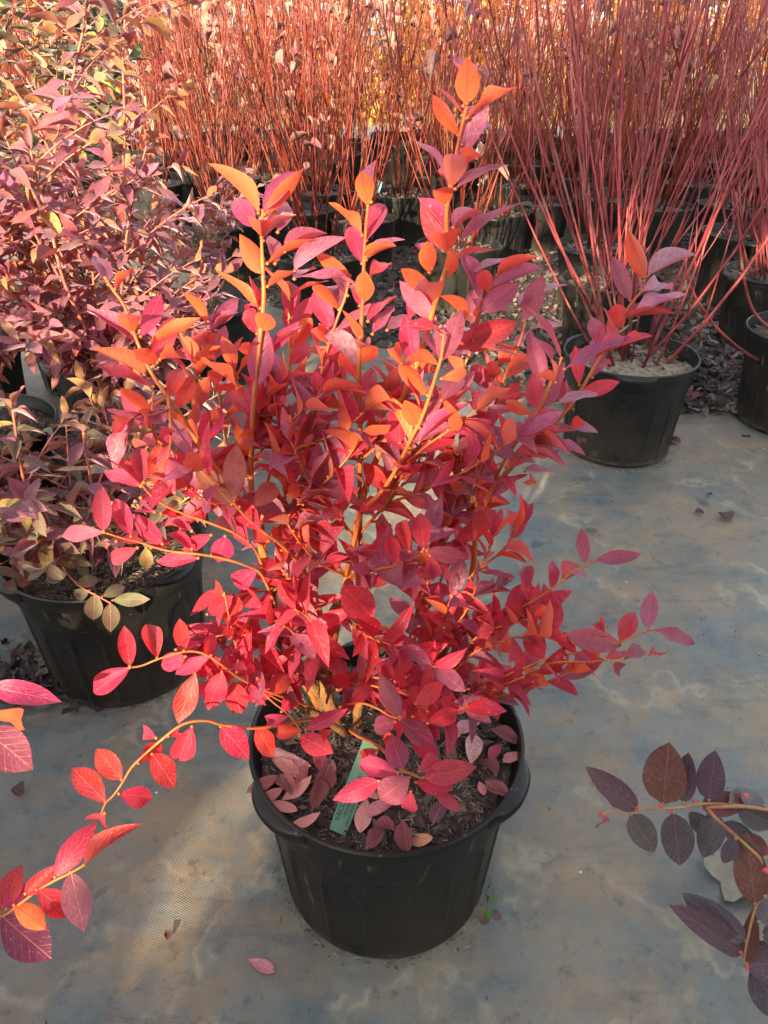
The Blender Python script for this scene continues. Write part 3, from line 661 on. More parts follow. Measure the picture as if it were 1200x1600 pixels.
HAND = {
 'T1': "729,162,731,84,38,u,O 724,166,716,73,26,t,M 717,212,672,142,24,u,O 727,186,757,145,18,t,M 731,184,806,128,11,u,P 722,226,765,170,24,t,M 715,258,764,211,22,u,O 702,276,649,197,18,t,M 711,296,782,237,13,t,M 697,322,683,268,32,u,O 703,296,690,262,20,t,P 700,392,657,312,36,t,P 701,397,690,346,46,u,O 720,376,812,308,19,t,M 708,356,754,323,9,t,M 671,426,668,380,28,u,O 681,458,619,415,25,u,O 685,506,618,432,30,t,M 728,500,690,454,13,u,O 675,420,650,370,22,t,P 700,430,712,390,22,u,O 640,500,655,450,24,t,P",
 'R3': "752,468,717,382,27,t,M 763,456,757,428,24,u,R 743,424,810,396,11,t,W 776,430,842,393,13,u,R 767,450,848,410,24,t,M 750,487,816,440,34,t,M 738,492,796,477,10,t,R 703,543,812,503,38,t,P 735,540,745,480,20,t,P 722,590,690,545,26,t,M 720,560,700,500,22,t,P",
 'R4': "818,502,849,430,32,t,M 850,456,890,440,9,t,W 810,476,830,441,11,t,W 838,512,882,505,15,t,W 804,542,826,519,13,t,M 780,568,802,532,26,u,R 778,571,828,552,11,t,R 790,590,840,560,18,t,R 770,610,735,570,26,t,P 775,640,812,600,26,t,R 760,630,750,580,22,t,M 785,600,760,560,22,u,R",
 'T2': "645,572,634,486,32,t,R 690,560,664,510,28,t,M 628,570,612,530,22,u,O 686,572,622,552,20,u,O 668,618,615,562,26,u,O 690,592,746,576,20,u,O 690,626,722,575,36,t,M 655,668,632,625,30,u,O 640,690,600,605,20,u,O 625,692,622,622,36,t,R 655,690,728,622,18,t,P 650,665,690,625,22,t,M 635,705,590,650,26,t,R 640,700,665,640,28,t,R 618,745,655,700,24,t,P 605,765,565,720,28,t,R",
 'R1': "1007,434,982,358,28,u,O 1012,432,1090,386,20,t,W 985,470,955,395,25,t,M 1003,456,1055,444,17,t,W 988,492,1072,453,17,t,W 972,512,958,472,30,u,R 935,542,924,484,25,t,P 905,602,898,532,22,t,R 925,590,955,560,14,t,P 905,618,972,595,24,t,R 890,668,952,668,20,t,M 893,666,922,644,18,u,R 862,698,922,706,16,t,M 830,698,890,680,17,t,P 820,736,870,734,14,t,M 815,714,858,711,11,u,O 895,640,870,590,24,t,P 845,700,800,660,28,t,R",
 'R2': "877,560,836,465,15,t,P 850,602,825,512,28,t,M 882,577,988,530,17,t,M 928,560,1020,514,15,t,P 868,598,833,580,15,u,O 845,642,830,585,32,t,P 830,648,785,625,20,u,O 868,632,936,600,14,t,W 712,676,787,646,30,t,P 858,610,880,570,22,t,M 832,660,880,640,20,t,P 815,690,845,660,26,t,P 800,705,770,660,18,t,M 790,730,850,700,16,u,R 780,745,740,700,26,t,R 830,750,815,740,20,t,R",
 'T3': "404,333,338,248,15,u,O 398,356,353,286,32,t,P 414,335,478,264,26,u,O 411,330,466,261,26,t,M 434,363,452,298,28,t,M 409,371,407,345,36,u,O 430,412,424,362,22,t,M 411,428,374,364,32,u,O 406,482,342,420,17,u,O 408,482,376,450,26,t,R 402,522,376,456,26,t,R 418,412,490,358,17,u,O 445,393,510,354,11,t,M 460,424,538,363,22,t,M 460,436,494,413,13,t,M 418,448,462,410,17,u,O 405,516,428,478,34,u,O 400,600,415,508,40,t,M 400,556,358,525,20,u,O 425,555,462,490,18,t,P 395,650,355,605,24,t,P 400,640,430,590,28,t,R 395,690,420,640,26,t,P 394,720,360,690,26,t,R",
 'T4': "452,500,452,428,30,t,P 455,462,512,424,10,u,O 460,512,484,468,26,t,P 452,546,488,496,28,u,O 450,570,490,530,28,t,R 448,590,415,550,24,t,M 452,610,500,580,20,t,M",
 'T5': "575,322,562,258,30,u,O 580,316,580,240,26,t,M 572,376,604,310,28,t,P 566,368,516,310,13,u,O 566,412,544,345,28,t,R 572,406,618,374,11,u,O 579,432,621,382,24,t,R 568,472,570,422,30,u,O 562,478,555,412,24,t,R 575,502,620,455,15,t,R 565,537,537,480,15,u,O 558,592,528,535,28,t,R 562,566,596,535,26,u,O 565,622,593,560,26,t,R 582,522,617,480,19,t,M 605,516,635,495,19,t,M 560,640,530,600,24,t,M 565,660,600,620,26,t,R 560,720,520,690,22,t,R",
 'T5b': "546,431,493,397,22,u,O 543,462,525,420,28,t,P 530,484,488,445,20,u,O 520,516,488,450,32,t,P 512,536,490,503,24,u,O 510,556,556,505,24,t,P 500,600,530,560,26,t,R 495,640,460,600,28,t,M 510,700,515,650,34,t,R 465,705,520,640,34,t,R 480,720,450,680,24,t,R 485,750,455,715,26,t,P",
 'T6': "170,445,148,392,24,t,M 180,452,212,420,11,u,O 215,536,140,475,22,t,P 208,520,192,471,34,u,O 220,526,255,452,30,t,P 235,536,312,492,20,u,O 240,572,272,490,32,t,P 246,566,208,546,25,u,O 250,562,293,552,13,u,O 226,586,153,540,22,u,O 240,604,150,575,17,t,P 312,692,352,630,34,t,R 298,672,258,643,15,u,O 310,700,255,673,20,t,P 275,640,300,590,26,t,R 262,622,290,560,28,t,R 345,745,330,690,30,t,R 330,725,390,690,22,t,R",
 'T7': "240,670,185,605,30,t,P 236,642,190,610,18,u,O 245,690,285,670,22,t,P 250,700,205,690,18,t,P",
 'T8': "322,506,287,452,15,u,O 330,512,375,463,25,t,M 330,542,325,515,25,u,O 335,562,352,508,25,t,P 337,602,335,572,25,u,O 390,618,325,601,11,u,O 345,640,380,600,24,t,M 350,670,320,640,26,t,P",
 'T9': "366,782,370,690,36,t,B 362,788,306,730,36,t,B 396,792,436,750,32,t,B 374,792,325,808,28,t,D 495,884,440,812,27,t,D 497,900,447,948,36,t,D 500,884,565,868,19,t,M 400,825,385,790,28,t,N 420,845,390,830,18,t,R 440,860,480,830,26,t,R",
 'T10': "163,832,78,833,25,t,M 162,830,157,746,29,t,P 205,838,177,772,29,t,R 254,850,207,803,29,t,R 182,846,217,838,22,t,M 215,856,166,879,25,t,P 236,856,270,845,15,t,P 402,890,346,924,34,t,R 310,872,246,878,22,t,R 352,838,340,882,36,t,R 300,858,255,828,19,t,R 330,868,370,850,22,t,P",
 'T11': "222,758,168,705,15,t,P 220,760,164,738,23,t,P 225,754,215,690,30,t,P 240,757,250,688,30,t,O 268,770,268,705,26,t,R 220,778,253,774,28,t,M 242,800,212,790,22,t,P 252,803,282,804,17,t,R 300,830,245,812,19,t,P 306,778,280,734,30,t,R 330,836,290,858,23,t,R 320,815,300,780,26,t,R 370,835,340,800,28,t,D",
 'T11b': "358,982,366,926,32,t,R 357,1024,357,993,25,t,M 324,960,362,932,27,t,R 365,1000,395,960,30,t,R 350,930,320,905,22,t,R 345,1000,330,965,24,t,R",
 'T12': "203,1043,136,1088,34,t,R 203,1041,193,974,27,t,R 246,1028,228,966,31,t,R 288,1017,280,963,25,t,R 290,1026,232,1046,29,t,P 275,1015,318,1003,15,t,P 330,1024,260,1058,23,t,R 322,1024,330,997,21,t,R 305,1052,278,1130,36,t,R 347,1050,320,1123,35,t,R 362,1066,380,1130,36,t,R 402,1060,414,1096,30,t,R 415,1086,462,1050,30,t,R 440,1112,466,1075,25,t,R 370,1050,410,1030,26,t,R",
 'T13': "165,1254,107,1195,38,t,R 190,1218,142,1160,35,t,R 186,1240,247,1248,34,t,R 216,1192,264,1155,27,t,R 238,1178,273,1232,38,t,R 244,1153,205,1136,23,t,P 263,1150,291,1140,22,t,P 300,1135,272,1203,37,t,R 345,1135,389,1186,40,t,R 164,1270,132,1302,36,t,P 400,1137,428,1184,32,t,R",
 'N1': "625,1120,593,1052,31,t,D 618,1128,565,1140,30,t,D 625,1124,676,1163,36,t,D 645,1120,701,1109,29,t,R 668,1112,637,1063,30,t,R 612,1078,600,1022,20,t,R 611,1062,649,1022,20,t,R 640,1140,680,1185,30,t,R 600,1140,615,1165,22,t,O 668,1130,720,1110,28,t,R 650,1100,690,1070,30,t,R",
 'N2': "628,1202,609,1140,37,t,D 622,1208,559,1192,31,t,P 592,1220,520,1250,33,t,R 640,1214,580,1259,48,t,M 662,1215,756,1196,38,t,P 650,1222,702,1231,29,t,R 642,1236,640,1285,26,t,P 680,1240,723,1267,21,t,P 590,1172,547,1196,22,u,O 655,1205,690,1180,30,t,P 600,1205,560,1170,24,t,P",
 'N3': "478,1140,546,1106,23,t,R 468,1150,518,1176,35,t,R 470,1141,424,1146,23,t,R 500,1140,532,1165,25,t,R 452,1118,405,1135,22,t,P",
 'T15': "930,876,998,870,22,t,M 915,880,908,822,21,t,M 880,908,906,860,31,t,R 890,894,917,902,11,t,W 861,920,867,872,17,t,R 825,922,823,883,21,t,P 792,956,829,909,32,t,R 868,986,849,911,37,t,P 815,954,850,934,18,t,D 765,926,768,904,13,t,P 774,919,799,902,17,t,D 800,958,770,985,26,t,R 760,985,745,945,30,t,R 735,1010,775,1000,26,t,R",
 'T16': "1026,984,1083,1007,23,t,M 1012,982,1018,922,27,t,M 968,1002,994,952,28,t,R 978,1028,1025,997,25,t,M 1014,1023,1048,1008,21,t,R 945,992,930,962,19,t,R 885,992,973,1009,37,t,M 868,1028,899,1064,26,t,R 800,1050,829,1109,40,t,R 820,1046,855,1070,22,u,P 900,1020,870,985,24,t,R 850,1030,820,990,32,t,R 780,1062,750,1020,34,t,R 760,1068,800,1100,32,t,R 810,1045,845,1010,28,t,P",
 'T17': "958,1035,989,1064,23,t,M 926,1035,894,1020,19,t,M 914,1036,932,1052,16,t,R 945,1030,985,1022,14,t,P",
 'X': "535,916,584,966,52,t,R 640,862,621,801,23,t,R 662,858,655,781,31,t,R 667,860,729,873,27,t,D 660,862,624,870,19,t,D 672,868,680,911,27,t,P 618,882,608,831,25,t,R",
}
def nearest_Y(name, x, y):
    if name == 'X': return 0.60
    sp = STEMS[name][0]; best = (1e9, .7)
    for (x0, y0, Y0), (x1, y1, Y1) in zip(sp, sp[1:]):
        dx, dy = x1 - x0, y1 - y0; t = max(0, min(1, ((x - x0) * dx + (y - y0) * dy) / (dx * dx + dy * dy + 1e-6)))
        d = math.hypot(x - x0 - t * dx, y - y0 - t * dy)
        if d < best[0]: best = (d, Y0 + (Y1 - Y0) * t)
    return best[1]
for nm, txt in HAND.items():
    for w in txt.split():
        bx, by, tx, ty, ww, sd, ck = w.split(',')
        bx, by, tx, ty, ww = map(float, (bx, by, tx, ty, ww))
        b = at(bx, by, nearest_Y(nm, bx, by))
        pl.hand(b, (tx, ty), ww, sd, ck, prio=1.0)
        pl.budmb.blob(b - pl.o, 0.0024)
# twigs carrying leaves placed by growth rule
FILL = [
 [(670,1095,.73),(700,1060,.70),(740,1020,.68),(790,1000,.665),(830,990,.655)], [(650,1060,.74),(690,1000,.72),(725,960,.71),(745,915,.71)],
 [(690,1090,.70),(750,1085,.66),(800,1065,.64),(845,1045,.63)], [(640,1110,.70),(680,1120,.64),(725,1105,.61)],
 [(540,900,.735),(500,880,.70),(470,850,.68),(450,820,.67)], [(553,840,.73),(520,800,.70),(490,765,.69),(470,725,.68),(455,690,.68)],
 [(560,835,.73),(600,790,.72),(630,740,.71),(648,690,.71)], [(415,850,.72),(460,795,.70),(500,760,.69),(535,725,.68),(560,690,.68)],
 [(540,910,.735),(580,870,.69),(620,848,.67),(650,840,.66)], [(655,950,.775),(672,880,.75),(700,820,.74),(715,760,.74),(722,700,.74)],
 [(742,810,.77),(730,745,.75),(705,690,.74),(690,645,.74)], [(745,820,.77),(770,765,.74),(795,730,.73),(835,695,.72)],
 [(642,1010,.775),(652,950,.75),(690,860,.74),(700,800,.74)], [(394,720,.71),(430,680,.70),(470,645,.69),(505,615,.69)],
 [(480,880,.735),(468,830,.72),(470,760,.71),(482,690,.71),(500,640,.71)], [(350,742,.70),(390,700,.72),(420,650,.73),(442,600,.73)],
 [(600,790,.73),(622,740,.71),(662,700,.70),(705,670,.69),(745,640,.69)], [(425,930,.73),(400,962,.70),(370,985,.67),(335,995,.65)],
 [(490,1070,.76),(445,1025,.71),(405,1000,.68),(370,990,.66)], [(512,1000,.755),(482,960,.72),(462,920,.70),(440,890,.68)],
 [(560,930,.75),(590,900,.72),(630,890,.70),(660,880,.69)], [(530,950,.75),(560,985,.70),(590,1000,.66),(620,1010,.63)],
 [(500,1040,.76),(470,1010,.70),(455,985,.66),(430,970,.64)], [(700,1010,.77),(740,980,.74),(790,970,.72),(820,960,.71)],
 [(563,700,.73),(590,660,.75),(620,620,.77),(640,570,.79)], [(563,640,.725),(540,600,.75),(520,570,.78)],
 [(318,705,.70),(300,660,.73),(310,610,.75),(305,570,.77)], [(262,620,.70),(230,640,.68),(205,655,.66)],
 [(382,795,.71),(345,790,.67),(310,775,.65),(285,755,.64)], [(520,1080,.76),(560,1060,.70),(600,1060,.66),(640,1070,.63)],
 [(650,1090,.76),(690,1050,.76),(735,1020,.79),(770,1010,.81)], [(735,900,.77),(760,870,.78),(770,840,.79)],
 [(450,1090,.72),(420,1060,.68),(395,1045,.65),(370,1040,.63)],
]
for sp in FILL:
    for cpy in range(2):
        jit = Vector((random.uniform(-.045, .045), random.uniform(-.05, .05), random.uniform(-.03, .03))) if cpy else Vector((0, 0, 0))
        p_ = pts(sp); path = catmull([q + jit * min(1, i / 1.5) for i, q in enumerate(p_)], 4); pl.stem(path, .0019, .0009, 'twig', 'twig', 6)
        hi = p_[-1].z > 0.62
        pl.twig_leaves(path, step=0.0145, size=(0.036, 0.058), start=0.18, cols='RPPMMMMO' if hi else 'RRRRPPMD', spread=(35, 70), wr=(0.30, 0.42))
for nm in ('T1', 'T3', 'T5', 'R1', 'R2', 'R3', 'R4', 'T2', 'T4', 'T5b', 'T8'):
    path = catmull(pts(STEMS[nm][0][:max(5, len(STEMS[nm][0]) * 2 // 3)]), 4)[::-1]
    pl.twig_leaves(path, step=0.030, size=(0.040, 0.062), start=0.05, cols='RPMMMMW', spread=(30, 60), wr=(0.3, 0.40), tiplf=0, keep=0.85)
pl.finish()

# plant tag with print
def make_tag(root, A, B, w, lines, mat):
    a = (B - A); Ln = a.length; a.normalize(); c = (CAM - A).normalized(); n = (c - a * c.dot(a)).normalized(); x = a.cross(n).normalized()
    mb = MB(); ns = 8; o = Vector(root.location)
    for i in range(ns):
        for sgn in (-1, 1):
            for th in (0, -0.0008):
                t = i / (ns - 1); q = A - o + a * Ln * t + x * (w / 2 * sgn * (1 if t > 0.06 else 0.9)) + n * (th + 0.006 * t * t - 0.002)
                mb.v.append(tuple(q)); mb.c.append((1, 1, 1, 1))
    for i in range(ns - 1):
        k = i * 4
        for f in ((0, 4, 6, 2), (1, 3, 7, 5), (0, 1, 5, 4), (2, 6, 7, 3)): mb.f.append(tuple(k + q for q in f))
    mb.f += [(0, 2, 3, 1), tuple((ns - 1) * 4 + q for q in (0, 1, 3, 2))]
    t_ = link('plant_tag', mb.mesh('plant_tag', M[mat], False), root)
    for (txt, size, off, t0) in lines:
        cu = bpy.data.curves.new('lettering', 'FONT'); cu.body = txt; cu.size = size
        tmp = bpy.data.objects.new('tmp_text', cu); COL.objects.link(tmp)
        dg = bpy.context.evaluated_depsgraph_get(); me = bpy.data.meshes.new_from_object(tmp.evaluated_get(dg))
        bpy.data.objects.remove(tmp); me.materials.clear(); me.materials.append(M['ink'])
        lo = link('lettering', me, t_)
        up = -x                                       # tops of the letters point across the strip
        org = A - o + a * (Ln * t0) + x * off + n * 0.0006
        lo.matrix_basis = Matrix(((a.x, up.x, n.x, org.x), (a.y, up.y, n.y, org.y), (a.z, up.z, n.z, org.z), (0, 0, 0, 1)))
    return t_
A_, B_ = on(527, 1300, 0.262), on(580, 1162, 0.300)
make_tag(blue, A_, B_, 0.0225, [("VACCINIUM", 0.0088, -0.0030, 0.10), ("HIGHBUSH BLUEBERRY", 0.0055, 0.0032, 0.16), ("HIGHLAND BLUE", 0.0055, 0.0088, 0.08)], 'tag')

# ------------------------------------------------------------------ the two neighbours that reach in from outside the frame
def side_branch(p, path_px, hand, r=(0.0012, 0.002)):
    path = catmull(pts(path_px), 5); p.stem(path[::-1], r[1], r[0], p.tw, 'stem', 8)
    for w in hand.split():
        bx, by, tx, ty, ww, sd, ck = w.split(','); bx, by, tx, ty, ww = map(float, (bx, by, tx, ty, ww))
        best = min(path_px, key=lambda q: (q[0] - bx) ** 2 + (q[1] - by) ** 2)
        b = at(bx, by, best[2]); p.hand(b, (tx, ty), ww, sd, ck, 1.0); p.budmb.blob(b - p.o, 0.0026)
def grow(p, base, canes, seed, height=(0.5, 0.9), lean=0.35, cols='RRPM', step=0.03, size=(0.05, 0.07), avoid=None, twigs=3, droop=0.2, start=0.4):
    rs = random.Random(seed)
    for _ in range(canes):
        a = rs.uniform(0, 6.283)
        if avoid:
            for _t in range(30):
                d_ = Vector((math.cos(a), math.sin(a)))
                if d_.dot(avoid) < 0.15: break
                a = rs.uniform(0, 6.283)
        h = rs.uniform(*height); le = lean * h * rs.uniform(0.5, 1.2)
        p0 = base + Vector((rs.uniform(-.03, .03), rs.uniform(-.03, .03), 0))
        path = [p0 + Vector((math.cos(a) * le * t ** 1.5 + rs.uniform(-.012, .012), math.sin(a) * le * t ** 1.5 + rs.uniform(-.012, .012), h * t)) for t in (0, .2, .4, .6, .8, 1)]
        path = catmull(path, 3); p.stem(path, 0.0045, 0.0015, 'bark' if rs.random() < .4 else p.tw, 'stem', 7)
        p.twig_leaves(path, step=step, size=size, start=start, cols=cols, spread=(45, 85), droop=droop)
        for k in range(twigs):
            i = rs.randrange(len(path) // 3, len(path) - 2); b = path[i]; a2 = a + rs.uniform(-1.6, 1.6); l2 = rs.uniform(.10, .22)
            if avoid and Vector((math.cos(a2), math.sin(a2))).dot(avoid) > 0.2: continue
            tw = [b + Vector((math.cos(a2) * l2 * t, math.sin(a2) * l2 * t, l2 * (0.9 * t - 0.25 * t * t))) for t in (0, .35, .7, 1)]
            tw = catmull(tw, 3); p.stem(tw, 0.002, 0.001, p.tw, 'twig', 5)
            p.twig_leaves(tw, step=step * 0.75, size=size, start=0.2, cols=cols, spread=(45, 85), droop=droop)

lp = empty('potted_blueberry', Vector((-0.80, 0.40, 0)), 'red blueberry bush just outside the lower left, one sprig reaching over the cloth', 'potted plant')
add_pot(lp, 0.4)
L1 = Plant(lp, 'leaf', 120)
lbase = Vector((-0.80, 0.40, 0.255))
side_branch(L1, [(131,1352,.50),(110,1364,.50),(85,1376,.50),(58,1392,.50),(30,1413,.50),(0,1434,.50),(-60,1455,.49),(-160,1450,.47),(-300,1470,.45)],
  "132,1351,213,1282,25,t,R 86,1370,142,1296,38,t,O 40,1396,93,1349,26,t,O 110,1363,131,1456,44,t,M 58,1390,114,1437,38,t,R 0,1424,33,1354,36,t,P 10,1420,38,1378,30,t,P 22,1414,69,1449,32,u,O 2,1432,81,1500,62,t,D -20,1445,-40,1380,34,t,R -40,1450,-10,1500,36,t,R")
side_branch(L1, [(-10,1100,.50),(-50,1090,.49),(-120,1110,.47),(-230,1200,.45)],
  "-22,1072,82,1094,38,t,P -15,1118,48,1136,24,u,O -25,1140,56,1206,62,t,D -60,1090,-30,1050,34,t,P")
grow(L1, lbase, 14, 5, (0.45, 0.8), 0.45, 'RRPM', 0.035, (0.05, 0.07), Vector((1, 0.1)), 2)
L1.finish()

rp = empty('potted_blueberry', Vector((0.92, 0.42, 0)), 'dark purple blueberry bush at the lower right edge with dull bluish leaves and red buds', 'potted plant')
add_pot(rp, 1.4)
R1_ = Plant(rp, 'dark', 120)
side_branch(R1_, [(942,1272,.56),(955,1268,.56),(985,1267,.56),(1020,1264,.56),(1060,1262,.56),(1100,1256,.56),(1145,1258,.555),(1195,1265,.55),(1280,1300,.53),(1400,1380,.50)],
  "995,1266,920,1202,38,t,K 966,1264,953,1212,28,t,N 1036,1256,1046,1157,66,t,N 1068,1254,1076,1175,34,t,K 986,1272,1024,1334,42,t,V 1052,1270,1062,1352,50,t,V 1108,1250,1118,1172,42,t,K 1096,1262,1172,1250,38,t,N 1120,1270,1098,1344,40,t,V 1140,1255,1185,1240,36,t,V 1075,1268,1110,1300,30,t,V 1150,1262,1210,1288,40,t,V 1170,1262,1180,1230,34,t,V 946,1274,942,1300,12,t,P 1130,1285,1190,1330,34,t,V")
side_branch(R1_, [(1165,1508,.47),(1163,1495,.47),(1172,1450,.475),(1182,1415,.48),(1196,1380,.49),(1190,1345,.50),(1165,1320,.51),(1120,1280,.53),(1105,1262,.545)],
  "1180,1412,1166,1303,50,t,N 1160,1490,1062,1418,40,t,K 1166,1470,1066,1396,44,t,V 1167,1505,1176,1424,26,t,N 1172,1512,1230,1590,54,t,V 1186,1440,1230,1410,40,t,V 1195,1400,1240,1370,44,t,V 1165,1510,1250,1500,60,t,K 1150,1310,1128,1352,24,t,V 1190,1460,1240,1470,40,t,K 1196,1340,1175,1300,24,t,N")
grow(R1_, Vector((0.92, 0.42, 0.255)), 7, 8, (0.3, 0.6), 0.4, 'KNVV', 0.035, (0.05, 0.07), Vector((-1, 0.1)), 2)
path = catmull(pts([(1105,1262,.545),(1180,1262,.55),(1260,1290,.53),(1400,1380,.50)]), 4); R1_.stem(path[::-1], .003, .0018, 'tantwig')
mbb = MB()
for (x, y, Y, r_) in ((941,1273,.56,.0045),(995,1262,.56,.003),(1033,1260,.56,.0034),(986,1275,.56,.003),(1048,1268,.56,.003),(1086,1251,.56,.0034),(1157,1488,.47,.0036),(1167,1510,.47,.0045),(1166,1243,.55,.004),(1197,1360,.49,.005),(1070,1256,.56,.003)):
    mbb.blob(at(x, y, Y) - R1_.o, r_, 1.0)
mb_mat = simple_mat('red_bud', [(0.45, 0.04, 0.05), (0.6, 0.12, 0.12)], 60, 0.45, 0)
for x_ in [mbb]: link('bud', x_.mesh('bud', mb_mat), rp)['kind'] = 'stuff'
R1_.finish()

# ------------------------------------------------------------------ mauve blueberries on the left
def mauve_bush(loc, label, canes, seed, cols, rot=0.0, limit=160, px_canes=(), height=(0.55, 0.85), step=0.026, twigs=6, size=(0.042, 0.066), mat='mauve', mulch=True, scale=(1, 1, 1), lean=0.3, hand=None):
    e = empty('potted_blueberry', Vector(loc), label, 'potted plant', None); add_pot(e, rot, scale)
    if mulch: link('mulch', MULCH, e)['kind'] = 'stuff'
    p = Plant(e, mat, limit); b = Vector(loc) + Vector((0, 0, 0.255))
    for sp in px_canes:
        path = catmull(pts(sp), 4)[::-1]; path = catmull([b] + path[::4], 4) if (path[0] - b).length > 0.05 else path
        p.stem(path, .0055, .0018, p.tw, 'stem', 7)
        p.twig_leaves(path, step=0.018, size=size, start=0.3, cols=cols, spread=(50, 90), droop=0.35)
        rs = random.Random(seed + 7)
        for k in range(7):
            i = rs.randrange(len(path) // 3, len(path) - 1); a2 = rs.uniform(0, 6.283); l2 = rs.uniform(.10, .24); q = path[i]
            tw = catmull([q + Vector((math.cos(a2) * l2 * t, math.sin(a2) * l2 * t, l2 * (0.8 * t - 0.3 * t * t))) for t in (0, .35, .7, 1)], 3)
            p.stem(tw, .002, .001, p.tw, 'twig', 5); p.twig_leaves(tw, step=0.02, size=size, start=0.2, cols=cols, spread=(45, 90), droop=0.35)
    grow(p, b, canes, seed, height, lean, cols, step, size, None, twigs, 0.35, 0.22)
    if hand:
        for tw_, lv in hand:
            side_branch(p, tw_, lv)
    p.finish(); return e
GL = 'AAAAACCAEAAMB'
e2 = mauve_bush((-0.515, 1.17, 0), 'blueberry in the wide black pot on the left with green lower leaves over its rim', 13, 21, 'LLGLAKA', 0.0, 200, ([(130,675,1.00),(143,760,1.03),(150,830,1.07),(155,880,1.12)], [(20,640,1.08),(35,740,1.1),(60,830,1.13),(110,880,1.15)]), (0.08, 0.22), 0.02, 3, (0.045, 0.06), lean=1.3, hand=[
  ([(172,942,.965),(150,930,.975),(128,918,.99),(105,895,1.02),(90,865,1.07),(110,850,1.14)], "148,928,145,973,28,t,L 172,942,173,990,27,t,L 176,938,236,936,22,t,L 140,922,112,935,20,t,L 160,932,200,915,20,t,L 120,912,160,905,20,t,L 105,895,75,905,22,t,L 95,875,130,880,22,t,G"),
  ([(20,905,1.0),(30,885,1.02),(50,865,1.06),(85,850,1.12)], "22,903,5,935,22,t,L 25,895,50,915,24,t,L 40,875,10,870,24,t,L 50,866,80,885,24,t,E 60,860,40,835,22,t,L"),
  ([(226,852,1.05),(215,842,1.08),(190,838,1.12),(165,850,1.15)], "228,855,229,893,22,t,G 222,848,250,860,18,t,G 205,840,190,815,20,t,L 195,840,215,870,20,t,L")])
mauve_bush((-0.97, 1.66, 0), 'mauve blueberry bush at the left edge with a pink cane rising to the top', 10, 22, GL, 0.5, 200, ([(143,0,1.55),(125,70,1.56),(110,140,1.57),(92,205,1.6),(75,300,1.62),(55,420,1.64)],), (0.45, 0.70))
mauve_bush((-0.60, 1.64, 0), 'mauve blueberry bush straight behind the wide left pot, bare brown stems low down', 13, 23, GL, 1.1, 220, ([(48,235,1.50),(60,290,1.51),(78,350,1.52),(100,440,1.54),(135,520,1.57),(160,610,1.6)],), (0.22, 0.66))
mauve_bush((-0.80, 2.15, 0), 'mauve and olive blueberry bush in the second row left, thin upright shoots', 7, 24, 'AAAECWEB', 2.1, 160, ([(195,30,2.1),(192,100,2.1),(195,200,2.12),(190,300,2.14)],), (0.45, 0.78))
mauve_bush((-1.30, 2.25, 0), 'mauve blueberry bush half cut off by the left edge in the second row', 7, 25, GL, 0.2, 140, (), (0.45, 0.7))
mauve_bush((-0.62, 2.66, 0), 'small sparse mauve blueberry near the bare red canes at the end of the left block', 5, 26, 'AAWAEC', 1.7, 130, (), (0.28, 0.46), 0.03, 3)
mauve_bush((-1.06, 2.60, 0), 'green leaved bush at the top left behind the mauve blueberries', 10, 27, 'LLLGLE', 0.9, 220, (), (0.80, 1.05), 0.024, 7, (0.06, 0.085), mat='dark')
mauve_bush((-1.75, 3.1, 0), 'mauve blueberry bush in the third row at the far left edge', 7, 28, GL, 0.9, 100, (), (0.6, 0.9))

# two more of the row, unseen, added to shade the cloth at the lower left
mauve_bush((-1.22, 0.86, 0), 'unseen mauve blueberry bush of the left row, added just outside the frame for shade', 9, 41, GL, 0.3, 30, (), (0.5, 0.8))
mauve_bush((-1.15, -0.12, 0), 'unseen mauve blueberry bush added for shade, nearest the camera in the left row', 9, 42, GL, 1.3, 30, (), (0.5, 0.8))

# ------------------------------------------------------------------ red-stemmed dogwoods
def cane_path(rs, h, lean, az, base_r=0.05):
    b = Vector((math.cos(az), math.sin(az), 0)) * rs.uniform(0.0, base_r); b.z = 0.25
    d = Vector((math.cos(az), math.sin(az), 0)); w1, w2 = rs.uniform(-.045, .045), rs.uniform(-.045, .045)
    out = []
    for i in range(8):
        t = i / 7; s_ = lean * (1 - (1 - t) ** 1.6)
        out.append(b + d * s_ * h + Vector((w1 * math.sin(t * 4), w2 * math.sin(t * 5 + 1), h * t)))
    return out
def dogwood_canes(rs, n, hr=(0.85, 1.25), lean=(0.05, 0.38), r=(0.0035, 0.0062), branch=0.5, sides=6):
    res = []
    for k in range(n):
        az = rs.uniform(0, 6.283); h = rs.uniform(*hr); p = cane_path(rs, h, rs.uniform(*lean), az, 0.10); r0 = rs.uniform(*r)
        mb = MB(); mb.tube(p, [r0 * (1 - 0.55 * i / 7) for i in range(8)], sides)
        for i in range(1, 7): 
            if rs.random() < .6: mb.blob(p[i], r0 * (1 - 0.55 * i / 7) * 1.25, 0.7)
        if rs.random() < branch:
            for _ in range(rs.choice((1, 2, 3, 4))):
                i = rs.randrange(1, 6); a2 = az + rs.uniform(-1.5, 1.5); l = rs.uniform(.15, .45); d = Vector((math.cos(a2) * rs.uniform(.3, .6), math.sin(a2) * rs.uniform(.3, .6), 1)).normalized()
                q = [p[i] + d * l * t + Vector((0, 0, 0.05 * t * t)) for t in (0, .33, .66, 1)]
                mb.tube(q, [r0 * .55, r0 * .48, r0 * .4, r0 * .28], 5)
        res.append(mb)
    return res
